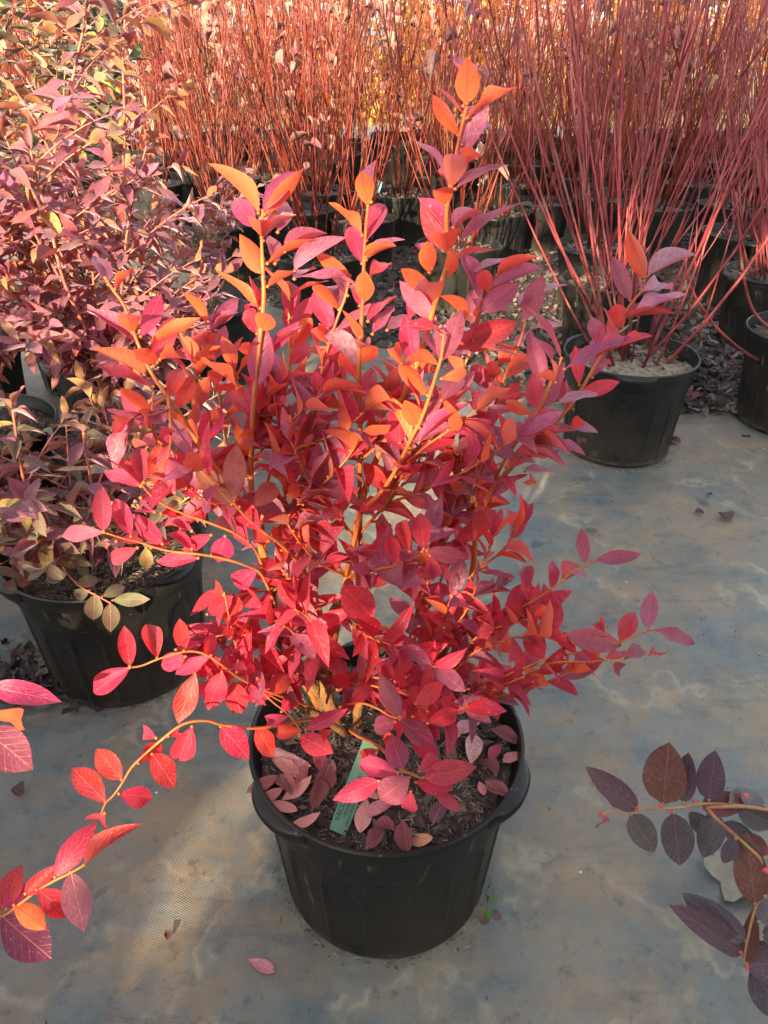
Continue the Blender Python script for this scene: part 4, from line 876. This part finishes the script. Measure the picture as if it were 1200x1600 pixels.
def dogwood(loc, label, seed, n=18, rot=0.0, scale=1.0, group='red-stemmed dogwoods in black pots', soil=SOIL, hr=(0.85, 1.25), lean=(0.05, 0.38), leaves=0, r=(0.0026, 0.0052)):
    e = empty('potted_dogwood', Vector(loc), label, 'potted shrub', group); add_pot(e, rot, (scale, scale, scale), soil)
    ml = link('mulch', LITTER_B if soil is SAND else LITTER_A, e); ml['kind'] = 'stuff'; ml.scale = (scale, scale, scale)
    rs = random.Random(seed); st = []
    for mb in dogwood_canes(rs, n, hr, lean, r, 0.95):
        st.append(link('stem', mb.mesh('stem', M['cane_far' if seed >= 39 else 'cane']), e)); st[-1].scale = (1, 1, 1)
    for k in range(leaves):
        a = rs.uniform(0, 6.28); rr = rs.uniform(.03, .28); z = rs.uniform(.60, 1.15)
        o = link('leaf', leaf_mesh('dead', rs.randrange(8), True), e)
        q = Matrix.Rotation(rs.uniform(0, 6.28), 4, 'Z') @ Matrix.Rotation(rs.uniform(-1.2, .6), 4, 'X') @ Matrix.Rotation(rs.uniform(-.8, .8), 4, 'Y')
        s_ = rs.uniform(.05, .085); o.matrix_basis = Matrix.Translation((rr * math.cos(a), rr * math.sin(a), z)) @ q @ Matrix.Diagonal((s_ * .6, s_, s_, 1)); o.color = rs.choice([(.24, .07, .07, 1), (.30, .11, .08, 1), (.17, .06, .06, 1), (.36, .18, .12, 1)])
    return e
DW = [  # rim centre in the photograph, scale, canes, label, seed, leaves
 (985, 556, 1.03, 20, 'bare red dogwood in the black pot on the cloth, green tie round its base', 31, 0),
 (957, 440, 1.02, 16, 'dogwood with bare canes in the pot directly behind the one with the green tie', 32, 0),
 (937, 385, 1.0, 15, 'bare dogwood in the third pot of the row behind the green tie', 33, 0),
 (1172, 368, 1.12, 18, 'bare dogwood with a teal tag standing in its wide black pot', 34, 0),
 (1215, 428, 1.05, 18, 'bare dogwood in the black pot in front of the teal tagged one', 35, 0),
 (1270, 520, 1.05, 14, 'bare dogwood at the right edge beside the cloth, one long cane arching left', 36, 0),
 (1142, 322, 0.95, 14, 'bare dogwood in the pot right behind the teal tagged one', 37, 0),
 (1090, 288, 1.0, 14, 'bare dogwood in the tall dark pot left of the teal tagged pots', 38, 0),
 (716, 385, 1.0, 16, 'bare dogwood in the pot behind the top shoot of the red blueberry', 39, 10),
 (775, 332, 0.98, 14, 'dogwood with short pruned canes right of the blueberry top shoot', 40, 4),
 (797, 288, 0.95, 15, 'orange lit dogwood with cut cane ends behind the pruned one', 41, 2),
 (628, 305, 1.0, 16, 'dogwood with dry curled leaves behind the middle blueberry shoot', 42, 16),
 (500, 400, 1.0, 15, 'bare dogwood in the pot behind the left blueberry shoots', 43, 8),
 (345, 350, 1.0, 14, 'dogwood in the pot nearest the mauve bushes on the left', 44, 4),
 (420, 272, 0.98, 15, 'dogwood with dark curled leaves beside the grey stake', 45, 14),
]
placed = []
for i, (px, py, sc, n, lab, seed, lv) in enumerate(DW):
    p = on(px, py, PH * sc); loc = Vector((p.x, p.y, cloth_z(p.x, p.y) + (0.006 if i == 0 else 0.012)))
    placed.append((p.x, p.y))
    dogwood(loc, lab, seed, n, seed * 0.7, sc, soil=SAND if i == 0 else SOIL, leaves=lv, hr=(0.9, 1.3) if i != 9 else (0.3, 0.6), lean=(0.04, 0.52) if i == 0 else (0.08, 0.42) if px > 850 else (0.05, 0.33))
# further rows: copies of four far plants
protos = []
for v in range(6):
    rs = random.Random(100 + v); e = empty('potted_dogwood', (0, 0, 0), 'bare red dogwood in a black pot in the crowded rows further back', 'potted shrub', 'dogwoods in the rows further back')
    add_pot(e, v * 1.1, (1, 1, 1), SOIL, False)
    mb = MB()
    for q in dogwood_canes(rs, 17, (0.8, 1.35), (0.03, 0.34), (0.0028, 0.0052), 0.8, 5):
        n0 = len(mb.v); mb.v += q.v; mb.c += q.c; mb.f += [tuple(n0 + i for i in f) for f in q.f]
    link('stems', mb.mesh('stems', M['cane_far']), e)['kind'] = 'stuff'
    if v < 3:
        for k in range(16):
            a = rs.uniform(0, 6.28); rr = rs.uniform(.03, .3); z = rs.uniform(.75, 1.3); o = link('leaf', leaf_mesh('dead', rs.randrange(8), True), e); s_ = rs.uniform(.05, .08)
            o.matrix_basis = Matrix.Translation((rr * math.cos(a), rr * math.sin(a), z)) @ Matrix.Rotation(rs.uniform(0, 6.28), 4, 'Z') @ Matrix.Rotation(rs.uniform(-1.2, .6), 4, 'X') @ Matrix.Diagonal((s_ * .6, s_, s_, 1)); o.color = rs.choice([(.24, .07, .07, 1), (.30, .13, .09, 1), (.36, .2, .13, 1)])
    protos.append(e)
used = [False] * 6; rs = random.Random(77)
spots = []
for j in range(9):
    y = 4.1 + j * 0.46
    for i in range(-12, 16):
        x = i * 0.50 + (0.25 if j % 2 else 0) + rs.uniform(-.13, .13); yy = y + rs.uniform(-.14, .14)
        if rs.random() < .04: continue
        if yy < edge_y(x) + 0.35: continue
        if abs(x) > 0.56 * yy + 0.35: continue
        if any((x - a) ** 2 + (yy - b) ** 2 < 0.42 ** 2 for a, b in placed): continue
        spots.append((x, yy))
for (x, y) in spots:
    v = rs.randrange(6) if (x > 0 or rs.random() < .4) else rs.randrange(3)
    o = protos[v] if not used[v] else copy_tree(protos[v]); used[v] = True
    o.location = (x, y, 0.012); o.rotation_euler = (0, 0, rs.uniform(0, 6.28)); s_ = rs.uniform(.93, 1.08); o.scale = (s_, s_, s_)
print('far dogwoods', len(spots))

# ------------------------------------------------------------------ leaf litter (uncountable) over the bed
def litter():
    rs = random.Random(5); mb = MB()
    def one(x, y, z, s_):
        th = rs.uniform(0, 6.283); Mx = Matrix.Translation((x, y, z)) @ Matrix.Rotation(th, 4, 'Z') @ Matrix.Rotation(rs.uniform(-.7, .7), 4, 'X') @ Matrix.Rotation(rs.uniform(-.7, .7), 4, 'Y')
        g_ = rs.choice([.03, .05, .07, .09, .12, .16]); col = (g_ * 1.12, g_ * 0.92, g_ * rs.uniform(.75, .95), 1)
        if rs.random() < .07: col = (.16, .04, .05, 1)
        w = s_ * rs.uniform(.35, .6); c1, c2, c3 = rs.uniform(-.3, .6), rs.uniform(-.3, .6), rs.uniform(0, .5)
        V = [(0, -s_, c1 * s_), (-w, -.3 * s_, c2 * s_ * .7), (w, -.25 * s_, c3 * s_ * .7), (0, -.2 * s_, 0), (-w * .9, .4 * s_, c3 * s_ * .6), (w * .9, .35 * s_, c1 * s_ * .6), (0, .3 * s_, 0.05 * s_), (0, s_, c2 * s_)]
        mb.add(V, [(0, 3, 1), (0, 2, 3), (1, 3, 6, 4), (3, 2, 5, 6), (4, 6, 7), (6, 5, 7)], Mx, col)
    n = 0
    while n < 11000:
        y = 2.1 + 4.2 * rs.random() ** 1.5; x = rs.uniform(-0.62, 0.62) * y
        ye = edge_y(x)
        if y < ye - 0.03 and rs.random() > 0.02 * math.exp(-(ye - y) * 3): continue
        one(x, y, cloth_z(x, y) + (0.03 if y > ye + .05 else 0.012) + rs.uniform(0, .016), rs.uniform(.012, .028)); n += 1
    # little drift beside the left pot
    for k in range(170):
        q = on(rs.gauss(55, 45), rs.gauss(1055, 28), 0.01)
        one(q.x, q.y, cloth_z(q.x, q.y) + rs.uniform(.004, .025), rs.uniform(.012, .024))
    return mb.mesh('leaf_litter', M['litter'], False, True)
o = link('leaf_litter', litter()); o['kind'] = 'stuff'; o['label'] = 'dark dry leaf litter covering the ground round the dogwood pots'; o['category'] = 'leaf litter'
# crumbs of straw and bark round the pot feet
mb = MB(); rs = random.Random(9)
for (cx, cy, r_) in ((P1.x, P1.y, 0.154), (-0.515, 1.17, .154), (*placed[0], .162)):
    for k in range(150):
        a = rs.uniform(0, 6.283); r2 = r_ + abs(rs.gauss(0, .008)); x, y = cx + r2 * math.cos(a), cy + r2 * math.sin(a); L_ = rs.uniform(.002, .007); th = a + 1.57 + rs.uniform(-.9, .9)
        dx = Vector((math.cos(th), math.sin(th), rs.uniform(-.1, .3))) * L_; dy = Vector((-math.sin(th), math.cos(th), 0)) * rs.uniform(.0006, .0016); c = Vector((x, y, cloth_z(x, y) + .004)); g_ = rs.choice([.05, .1, .2, .4])
        n0 = len(mb.v); mb.v += [tuple(c - dx), tuple(c - dy), tuple(c + dx), tuple(c + dy), tuple(c + Vector((0, 0, .0015)))]; mb.c += [(g_, g_ * .85, g_ * .65, 1)] * 5
        mb.f += [(n0, n0 + 1, n0 + 4), (n0 + 1, n0 + 2, n0 + 4), (n0 + 2, n0 + 3, n0 + 4), (n0 + 3, n0, n0 + 4)]
for k in range(420):
    x, y = rs.uniform(-1.1, 1.3), rs.uniform(.35, 2.4); c = Vector((x, y, cloth_z(x, y) + .0008)); th = rs.uniform(0, 6.28); L_ = rs.uniform(.001, .0035) * (2.2 if rs.random() < .08 else 1)
    dx = Vector((math.cos(th), math.sin(th), rs.uniform(-.05, .1))) * L_; dy = Vector((-math.sin(th), math.cos(th), 0)) * rs.uniform(.0005, .0014); g_ = rs.choice([.02, .03, .05, .3])
    n0 = len(mb.v); mb.v += [tuple(c - dx), tuple(c - dy), tuple(c + dx), tuple(c + dy), tuple(c + Vector((0, 0, .0012)))]; mb.c += [(g_, g_ * .85, g_ * .65, 1)] * 5
    mb.f += [(n0, n0 + 1, n0 + 4), (n0 + 1, n0 + 2, n0 + 4), (n0 + 2, n0 + 3, n0 + 4), (n0 + 3, n0, n0 + 4)]
o = link('straw_crumbs', mb.mesh('straw_crumbs', M['chip'], False, True)); o['kind'] = 'stuff'; o['label'] = 'pale straw and bark crumbs round the feet of the pots'; o['category'] = 'debris'

# ------------------------------------------------------------------ fallen leaves
def fallen(px, py, z, ang, L_, col, label, curl=False, w=0.42, group=None, tilt=0.12):
    if z < .1 and not curl: tilt = 0.04
    p = on(px, py, z); k = random.randrange(8) if curl else random.randrange(6) if z < .1 else random.randrange(16)
    me = leaf_mesh('dead', k, curl); o = link('fallen_leaf', me)
    a = R(ang); Mx = Matrix.Rotation(a, 4, 'Z') @ Matrix.Rotation(random.uniform(-tilt, tilt), 4, 'X') @ Matrix.Rotation(random.uniform(-tilt, tilt), 4, 'Y')
    if random.random() < .5 and not curl: Mx = Mx @ Matrix.Rotation(math.pi, 4, 'Y')
    if z > .1: L_ *= .86
    o.matrix_basis = Matrix.Translation((p.x, p.y, p.z + (0.006 if z > .1 else cloth_z(p.x, p.y) + 0.0015))) @ Mx @ Matrix.Diagonal((L_ * w, L_, L_ * (.42 if curl else .5 if z > .1 else .22), 1)) @ Matrix.Translation((0, -.5, 0))
    o.color = (*col, 1); return tag(o, label, 'fallen leaf', group)
PK, BR, PP, RD, DK = (.50, .20, .19), (.14, .055, .04), (.55, .33, .32), (.34, .045, .06), (.06, .035, .04)
G1 = 'fallen leaves on the mulch of the front pot'
SZ = 0.262
FL = [(439,1179,70,.055,PP,'pale tan pink leaf on the mulch by the left rim, below the low red leaves'),(445,1203,50,.06,PK,'long dusty pink leaf lying slanted left of the plant tag'),(462,1196,75,.05,PP,'narrow tan leaf resting against the long dusty pink leaf'),
 (466,1238,-50,.056,PK,'pink leaf with dark midrib lying alone left of the tag'),(478,1288,-70,.048,PK,'small pink leaf near the front left rim'),(443,1263,70,.045,PK,'pink cupped leaf close to the left rim'),(422,1250,-60,.045,(.4,.08,.08),'reddish leaf tucked under the left rim'),
 (501,1190,15,.05,RD,'red leaf flat on the mulch above the tag end'),(516,1205,0,.045,PP,'pale thin leaf beside the middle of the green tag'),(472,1213,-20,.045,RD,'small red leaf next to the slanted pink one'),(568,1277,-8,.058,PK,'pink leaf with dark midrib lying right of the tag end'),
 (595,1266,-60,.055,PK,'pink leaf under the drooping purple leaf in front'),(579,1234,30,.045,PK,'small pink leaf just right of the tag under red leaves'),(687,1266,-25,.055,DK,'dark grey leaf on the mulch right of the front sprig'),
 (738,1170,-10,.065,PP,'large pale pink leaf lying level near the right rim'),(733,1135,-50,.065,PP,'broad pale leaf highest on the mulch at right'),(713,1148,-30,.05,PP,'pale leaf between two larger pale ones at right'),(775,1178,-30,.045,RD,'dull red leaf close to the right rim'),(802,1186,-60,.04,PK,'pink brown leaf against the right rim'),(411,1228,-50,.055,(.22,.03,.04),'dark red leaf standing against the left inner wall'),(752,1234,10,.03,PK,'tiny pink leaf on bare mulch at right')]
for f in FL: fallen(f[0], f[1], SZ, f[2], f[3], f[4], f[5], False, .42, G1)
for (px, py, ang, L_, lab) in ((633,1311,10,.05,'curled brown leaf lying at the front rim'),(595,1295,60,.045,'shrivelled dark brown leaf below the pink pair'),(587,1318,-40,.045,'brown folded leaf touching the front rim'),(786,1157,70,.05,'brown curled leaf at the right rim near the back'),(775,1240,50,.045,'brown curled leaf beside the right rim handle'),(505,1228,-15,.06,'long brown rolled leaf left of the tag'),(447,1235,30,.05,'dark brown curled leaf amid the pink ones at left'),(560,1180,40,.05,'brown curled leaf behind the green tag'),(495,1245,-10,.05,'flat mauve brown leaf left of the tag middle'),(760,1200,30,.05,'rust brown leaf on the mulch under the right branch')):
    fallen(px, py, SZ, ang, L_, BR, lab, True, .5, G1, .4)
fallen(654, 1315, SZ, 80, .04, (.6, .25, .12), 'small orange leaf standing at the front rim', False, .5, G1, .5)
fallen(408, 1508, 0.002, 65, .042, (.55, .22, .22), 'single pink leaf lying on the cloth left of the pot foot', False, .42)
fallen(970, 715, 0.002, -5, .075, (.16, .10, .08), 'flat brown leaf stuck to the cloth at the foot of the dogwood pot', False, .6)
fallen(1130, 810, 0.004, 20, .045, (.05, .045, .045), 'black crumpled leaf on the bare cloth at right', True, .9, None, .2)
fallen(1092, 803, 0.004, 80, .025, (.03, .03, .03), 'tiny black crumpled leaf left of the larger black one', True, .9, None, .2)
fallen(1107, 773, 0.004, 10, .018, (.03, .03, .03), 'small black scrap of leaf farther up the cloth', True, .9, None, .2)
fallen(28, 1240, 0.004, 60, .03, (.03, .03, .03), 'tiny dark curled leaf on the cloth at the far left', True, .8, None, .2)
fallen(1052, 690, 0.004, 30, .05, (.12, .09, .08), 'dry brown leaf at the corner of the litter by the pot', True, .7, None, .2)
fallen(262, 1462, 0.002, 30, .014, (.02, .02, .02), 'small black scrap on the cloth left of the front pot', True, .8, None, .2)
# big lobed grey leaf under the right-hand sprig
def lobed():
    mb = MB(); n = 28; L_ = 0.055; c0 = len(mb.v); mb.v.append((0, 0, 0.004)); mb.c.append((1, 1, 1, 1))
    for i in range(n):
        a = 2 * math.pi * i / n; r_ = L_ * (0.72 + 0.22 * math.cos(5 * a) + 0.10 * math.sin(9 * a + 1) + random.uniform(-.05, .05))
        mb.v.append((r_ * .78 * math.cos(a), r_ * 1.1 * math.sin(a), 0.010 * math.sin(3 * a + 1) + 0.010)); mb.c.append((1, 1, 1, 1))
        mb.v.append((r_ * .40 * math.cos(a), r_ * .55 * math.sin(a), 0.005 * math.sin(3 * a + 1) + 0.006)); mb.c.append((1, 1, 1, 1))
    for i in range(n):
        a, b = 1 + 2 * i, 1 + 2 * ((i + 1) % n)
        mb.f += [(a, b, b + 1, a + 1), (a + 1, b + 1, 0)]
    return mb.mesh('fallen_leaf', simple_mat('grey_dry_leaf', [(.16, .14, .11), (.30, .27, .22)], 30, .8, .5))
q = on(1140, 1375, 0.0); o = link('fallen_leaf', lobed(), None, (q.x, q.y, cloth_z(q.x, q.y) + .002)); o.rotation_euler = (.05, .1, .4)
tag(o, 'big lobed grey dry leaf on the cloth under the dark purple sprig', 'fallen leaf')
# seedling at the foot of the front pot
q = on(757, 1434, 0.0); sd = empty('seedling', q, 'tiny weed seedling with one bright green leaf at the foot of the front pot', 'seedling')
mb = MB()
SDL = [((0, 0, .0), (.004, -.004, .018)), ((.004, -.004, .018), (.010, -.004, .024))]
for px_, py_ in ((758, 1424), (756, 1430), (764, 1425), (764, 1409)):
    b_ = at(px_, py_, q.y - .006) - q; SDL.append(((0, 0, 0), tuple(b_)))
for a, b in SDL: mb.tube([Vector(a), Vector(a).lerp(Vector(b), .5), Vector(b)], [.0008, .0007, .0006], 5)
link('stem', mb.mesh('stem', M['twig']), sd)
for (px, py, tx, ty, w, c) in ((764,1420,765,1438,14,(.06,.15,.03)),(758,1421,738,1430,19,(.12,.10,.05)),(758,1428,754,1447,16,(.11,.05,.06)),(766,1424,784,1438,14,(.13,.07,.09)),(766,1406,778,1397,11,(.08,.15,.05))):
    b = at(px, py, q.y - .006); t = CAM + ray(tx, ty) * (depth(b) - .002); a = (t - b); n = (CAM - b); n = (n - a * n.dot(a) / a.length_squared).normalized(); x = a.cross(n).normalized(); Ln = a.length; W = w / FPX * depth(b)
    o = link('leaf', leaf_mesh_from(LEAFGEO[16 + random.randrange(8)], 'leaf', simple_mat('seedling_leaf', [tuple(v * .8 for v in c), c], 40, .45, .1)), sd); a = a / Ln; bb = b - q
    o.matrix_basis = Matrix(((x.x * W, a.x * Ln, n.x * Ln, bb.x), (x.y * W, a.y * Ln, n.y * Ln, bb.y), (x.z * W, a.z * Ln, n.z * Ln, bb.z), (0, 0, 0, 1))); o.color = (*c, 1)

# ------------------------------------------------------------------ tags, ties, timber, stake among the dogwoods
def strip(root_name, A, B, w, mat, label, cat, parent=None):
    a = (B - A); n = a.cross(Vector((1, 0, 0)) if abs(a.normalized().x) < .8 else Vector((0, 1, 0))).normalized(); x = a.cross(n).normalized()
    mb = MB(); h = Vector((0, 0, 0)); off = Vector(parent.location) if parent else Vector((0, 0, 0))
    P = [A - x * w / 2, A + x * w / 2, B + x * w / 2, B - x * w / 2]; T = n * .0006
    V = [p - off + T for p in P] + [p - off - T for p in P]
    n0 = 0; mb.v = [tuple(v) for v in V]; mb.c = [(1, 1, 1, 1)] * 8
    mb.f = [(0, 1, 2, 3), (7, 6, 5, 4), (0, 4, 5, 1), (1, 5, 6, 2), (2, 6, 7, 3), (3, 7, 4, 0)]
    o = link(root_name, mb.mesh(root_name, M[mat], False), parent)
    if not parent: tag(o, label, cat)
    return o
dwr = [o for o in bpy.data.objects if o.name.startswith('potted_dogwood')]
by = {o['label']: o for o in dwr}
def dw(i): return by[DW[i][4]]
q = on(1125, 361, .29); strip('plant_tag', q + Vector((-.02, 0, -.02)), q + Vector((.025, .01, .012)), .022, 'teal', '', '', dw(3))
q = on(754, 282, .33); strip('plant_tag', q + Vector((-.02, .0, -.03)), q + Vector((.03, .01, .035)), .02, 'teal', '', '', dw(9))
q = on(746, 235, .40); strip('plant_tag', q + Vector((-.015, 0, -.05)), q + Vector((.02, .01, .05)), .022, 'white', '', '', dw(10))
q = on(592, 292, .32); strip('plant_tag', q + Vector((-.01, 0, -.03)), q + Vector((.01, .01, .03)), .025, 'teal', '', '', dw(11))
q = on(603, 255, .36); strip('plant_tag', q + Vector((-.03, 0, -.02)), q + Vector((.03, .01, .02)), .015, 'teal', '', '', dw(11))
# green tie of the front dogwood
d0 = dw(0); off = Vector(d0.location)
yb = d0.location.y - .03
tie = catmull([at(948, 527, yb - .03), at(962, 522, yb - .02), at(978, 512, yb), at(986, 503, yb), at(982, 494, yb + .01), at(990, 487, yb + .015), at(998, 498, yb + .01), at(986, 503, yb)], 4)
mb = MB(); mb.tube([p - off for p in tie], [.0028] * len(tie), 6); link('plant_tie', mb.mesh('plant_tie', M['tag']), d0)
# long arching cane on the right-hand dogwood
d5 = dw(5); off = Vector(d5.location); Yd = d5.location.y
for sp in ([(1068,402,Yd-.15),(1080,450,Yd-.15),(1110,500,Yd-.12),(1150,540,Yd-.08),(1200,567,Yd-.04),(1262,560,Yd)], [(1150,300,Yd-.1),(1160,420,Yd-.1),(1180,490,Yd-.06),(1230,530,Yd-.02),(1265,545,Yd)]):
    mb = MB(); p = catmull(pts(sp), 5)[::-1]; mb.tube([q - off for q in p], [.0055 * (1 - .5 * i / len(p)) for i in range(len(p))], 7); link('stem', mb.mesh('stem', M['cane']), d5)
def bar(name, A, B, r_, mat, label, cat, sides=8):
    mb = MB(); c = (A + B) / 2; mb.tube([A - c, (A - c) * .3, (B - c) * .3, B - c], [r_, r_ * 1.05, r_ * .98, r_], sides)
    o = link(name, mb.mesh(name, M[mat]), None, c); return tag(o, label, cat)
bar('timber_pole', on(845, 272, .05), on(905, 250, .05), .028, 'pinkwood', 'short pinkish timber pole with pale end lying on the litter among the dogwood pots', 'timber')
bar('timber_pole', on(450, 352, .04), on(580, 330, .04), .022, 'wood', 'pale thin timber lying between dogwood pots behind the left shoots', 'timber')
A = on(262, 275, 0.02); bar('wooden_stake', A, A + Vector((-.16, .02, .95)), .022, 'wood', 'pale leaning wooden stake between the mauve bushes and the red canes', 'stake', 4)
# striped marker post
A = on(222, 120, 0.0); mp_ = empty('marker_post', A, 'orange and white marker post far back at the top left', 'marker post')
for i in range(8):
    mb = MB(); mb.tube([Vector((0, 0, .18 * i)), Vector((0, 0, .18 * i + .09)), Vector((0, 0, .18 * i + .18))], [.055] * 3, 12); link('band', mb.mesh('band', M['orange' if i % 2 else 'white'], False), mp_)

# ------------------------------------------------------------------ trees and shrubs
def leafy(name, loc, label, cat, h, rad, zc, n, mat, seed, lf=0.06, group=None, trunk_h=None, squash=1.0, dens=0.5, hole=0.5):
    e = empty(name, Vector(loc), label, cat, group); rs = random.Random(seed)
    mb = MB(); th = trunk_h or h * .75
    mb.tube([Vector((0, 0, -.05)), Vector((.03, .02, th * .3)), Vector((-.02, .03, th * .65)), Vector((0.02, 0, th))], [h * .022, h * .017, h * .012, h * .005], 8)
    for k in range(9):
        z0 = th * rs.uniform(.2, .85); a = rs.uniform(0, 6.28); l = rad * rs.uniform(.5, .9)
        mb.tube([Vector((0, 0, z0)), Vector((math.cos(a) * l * .5, math.sin(a) * l * .5, z0 + l * .3)), Vector((math.cos(a) * l, math.sin(a) * l, z0 + l * .45))], [h * .008, h * .005, h * .002], 5)
    link('trunk', mb.mesh('trunk', M['trunk']), e)
    cl = []
    for k in range(int(26 * dens * 2)):
        while True:
            v = Vector((rs.uniform(-1, 1), rs.uniform(-1, 1), rs.uniform(-1, 1)))
            if v.length < 1: break
        cl.append((Vector((v.x * rad, v.y * rad * squash, zc + v.z * (h - zc))), rad * rs.uniform(.18, .38), rs.uniform(.6, 1.25)))
    mb = MB()
    for _ in range(n):
        c, r_, b_ = rs.choice(cl); v = Vector((rs.gauss(0, .5), rs.gauss(0, .5), rs.gauss(0, .5))) * r_ + c
        if v.z < .03: v.z = rs.uniform(.03, .3)
        d = Vector((rs.uniform(-1, 1), rs.uniform(-1, 1), rs.uniform(-1, .6))).normalized() * lf * rs.uniform(.6, 1.3); s_ = d.orthogonal().normalized(); s_ = Matrix.Rotation(rs.uniform(0, 6.28), 3, d.normalized()) @ s_ * d.length * .35
        up = d.cross(s_).normalized() * d.length * .12
        br = b_ * rs.uniform(.75, 1.25); mb.quad(v, v + d * .5 + s_ + up, v + d, v + d * .5 - s_ + up, col=(br, br * rs.uniform(.85, 1.1), br, 1))
    link('crown', mb.mesh('crown', M[mat], False, True), e)['kind'] = 'stuff'
    return e
rs = random.Random(3)
GOLD = [(-6.4, 13.2, 2.6, 1.6), (-4.2, 12.6, 2.2, 1.3), (-2.6, 14.0, 3.4, 1.5), (-0.2, 13.0, 2.0, 1.2), (1.6, 13.6, 2.6, 1.4), (3.4, 12.4, 2.2, 1.3), (5.2, 13.4, 2.8, 1.5), (7.2, 13.0, 2.4, 1.5), (-8.4, 14, 3.2, 1.7), (9.2, 14, 3.0, 1.7), (0.6, 16.5, 4, 1.8), (4.4, 17, 4, 1.8), (-4.4, 17, 4.2, 1.9)]
for i, (x, y, h, r_) in enumerate(GOLD):
    leafy('golden_shrub', (x, y, -.03), 'golden autumn shrub glowing behind the rows of red canes', 'shrub', h, r_, h * .45, 2600, 'gold', 200 + i, .11, 'golden shrubs along the far side of the road')
# unseen evergreens added behind the camera to shade the right side of the view
def shade(x, y, h, r_, seed, n=5200, zc=None):
    return leafy('added_evergreen', (x, y, -.03), 'unseen dense evergreen added behind the camera to shade the right side', 'tree', h, r_, zc or h * .48, n, 'green', seed, .17, 'evergreens added behind the camera for shade', dens=1.0)
SHADE = [(-0.36, -3.4, 3.9, 0.90), (0.7, -3.8, 4.2, 1.15), (2.2, -3.6, 4.0, 1.1), (3.8, -4.0, 4.4, 1.2)]
for i, s_ in enumerate(SHADE): shade(*s_, 300 + i)
leafy('added_standard', (-1.60, -4.3, -.03), 'unseen evergreen with a clear stem, added behind the camera for shade', 'tree', 4.4, 1.05, 3.68, 5600, 'green', 350, .17, 'evergreens added behind the camera for shade', dens=1.0)  # unseen tree, crown placed to shade the right-hand dogwoods
LOW = [(-2.38, -3.4, 1.75, .32), (-3.1, -3.5, 3.05, .86), (-4.3, -3.7, 2.6, .9), (-5.8, -4.0, 2.4, 1.0)]  # unseen shrubs, added to shade the left-hand bushes and pot
for i, (x, y, h, r_) in enumerate(LOW):
    leafy('added_shrub', (x, y, -.03), 'unseen evergreen shrub added behind the camera for shade', 'shrub', h, r_, h * .45, 2600, 'green', 320 + i, .12, 'low evergreens added behind the camera for shade', dens=1.0)

def hedge(x0, x1, y, h, th, seed, label):  # unseen hedge, added to keep the sun off the near cloth
    e = empty('added_hedge', Vector(((x0 + x1) / 2, y, -.03)), label, 'hedge', 'hedges added behind the camera for shade'); rs = random.Random(seed); w = (x1 - x0) / 2
    mb = MB(); a, b, hh = w - .04, th / 2 - .04, h - .05
    P8 = [Vector((sx * a, sy * b, z)) for z in (0, hh) for sx, sy in ((-1, -1), (1, -1), (1, 1), (-1, 1))]
    mb.v = [tuple(p) for p in P8]; mb.c = [(.5, .5, .5, 1)] * 8; mb.f = [(3, 2, 1, 0), (4, 5, 6, 7), (0, 1, 5, 4), (1, 2, 6, 5), (2, 3, 7, 6), (3, 0, 4, 7)]
    link('trunk', mb.mesh('trunk', M['trunk'], False), e)  # opaque core box, added to stop sun leaking through the leaves
    mb = MB()
    for _ in range(int(5200 * (x1 - x0))):
        f = rs.random()
        if f < .4: v = Vector((rs.uniform(-w, w), rs.uniform(-th / 2, th / 2), h + rs.gauss(-.03, .03)))
        elif f < .9: v = Vector((rs.uniform(-w, w), rs.choice((-1, 1)) * th / 2 + rs.gauss(0, .03), rs.uniform(.02, h)))
        else: v = Vector((rs.choice((-1, 1)) * w + rs.gauss(0, .015), rs.uniform(-th / 2, th / 2), rs.uniform(.02, h)))
        d = Vector((rs.uniform(-1, 1), rs.uniform(-1, 1), rs.uniform(-.6, 1))).normalized() * rs.uniform(.03, .06); s_ = d.orthogonal().normalized() * d.length * .35; br = rs.uniform(.7, 1.3)
        mb.quad(v, v + d * .5 + s_, v + d, v + d * .5 - s_, col=(br, br, br, 1))
    link('crown', mb.mesh('crown', M['green'], False, True), e)['kind'] = 'stuff'
hedge(-2.75, -1.825, -3.3, 1.50, .45, 401, 'unseen clipped hedge added behind the camera for shade, left of the narrow gap')
hedge(-1.625, -0.70, -3.3, 1.54, .45, 402, 'unseen clipped hedge added behind the camera for shade, right of the narrow gap')  # gap between the hedges shaped to throw one sun streak
hedge(-1.815, -1.635, -3.32, 1.22, .40, 403, 'unseen low clipped shrub added in the hedge gap to shorten the sun streak')
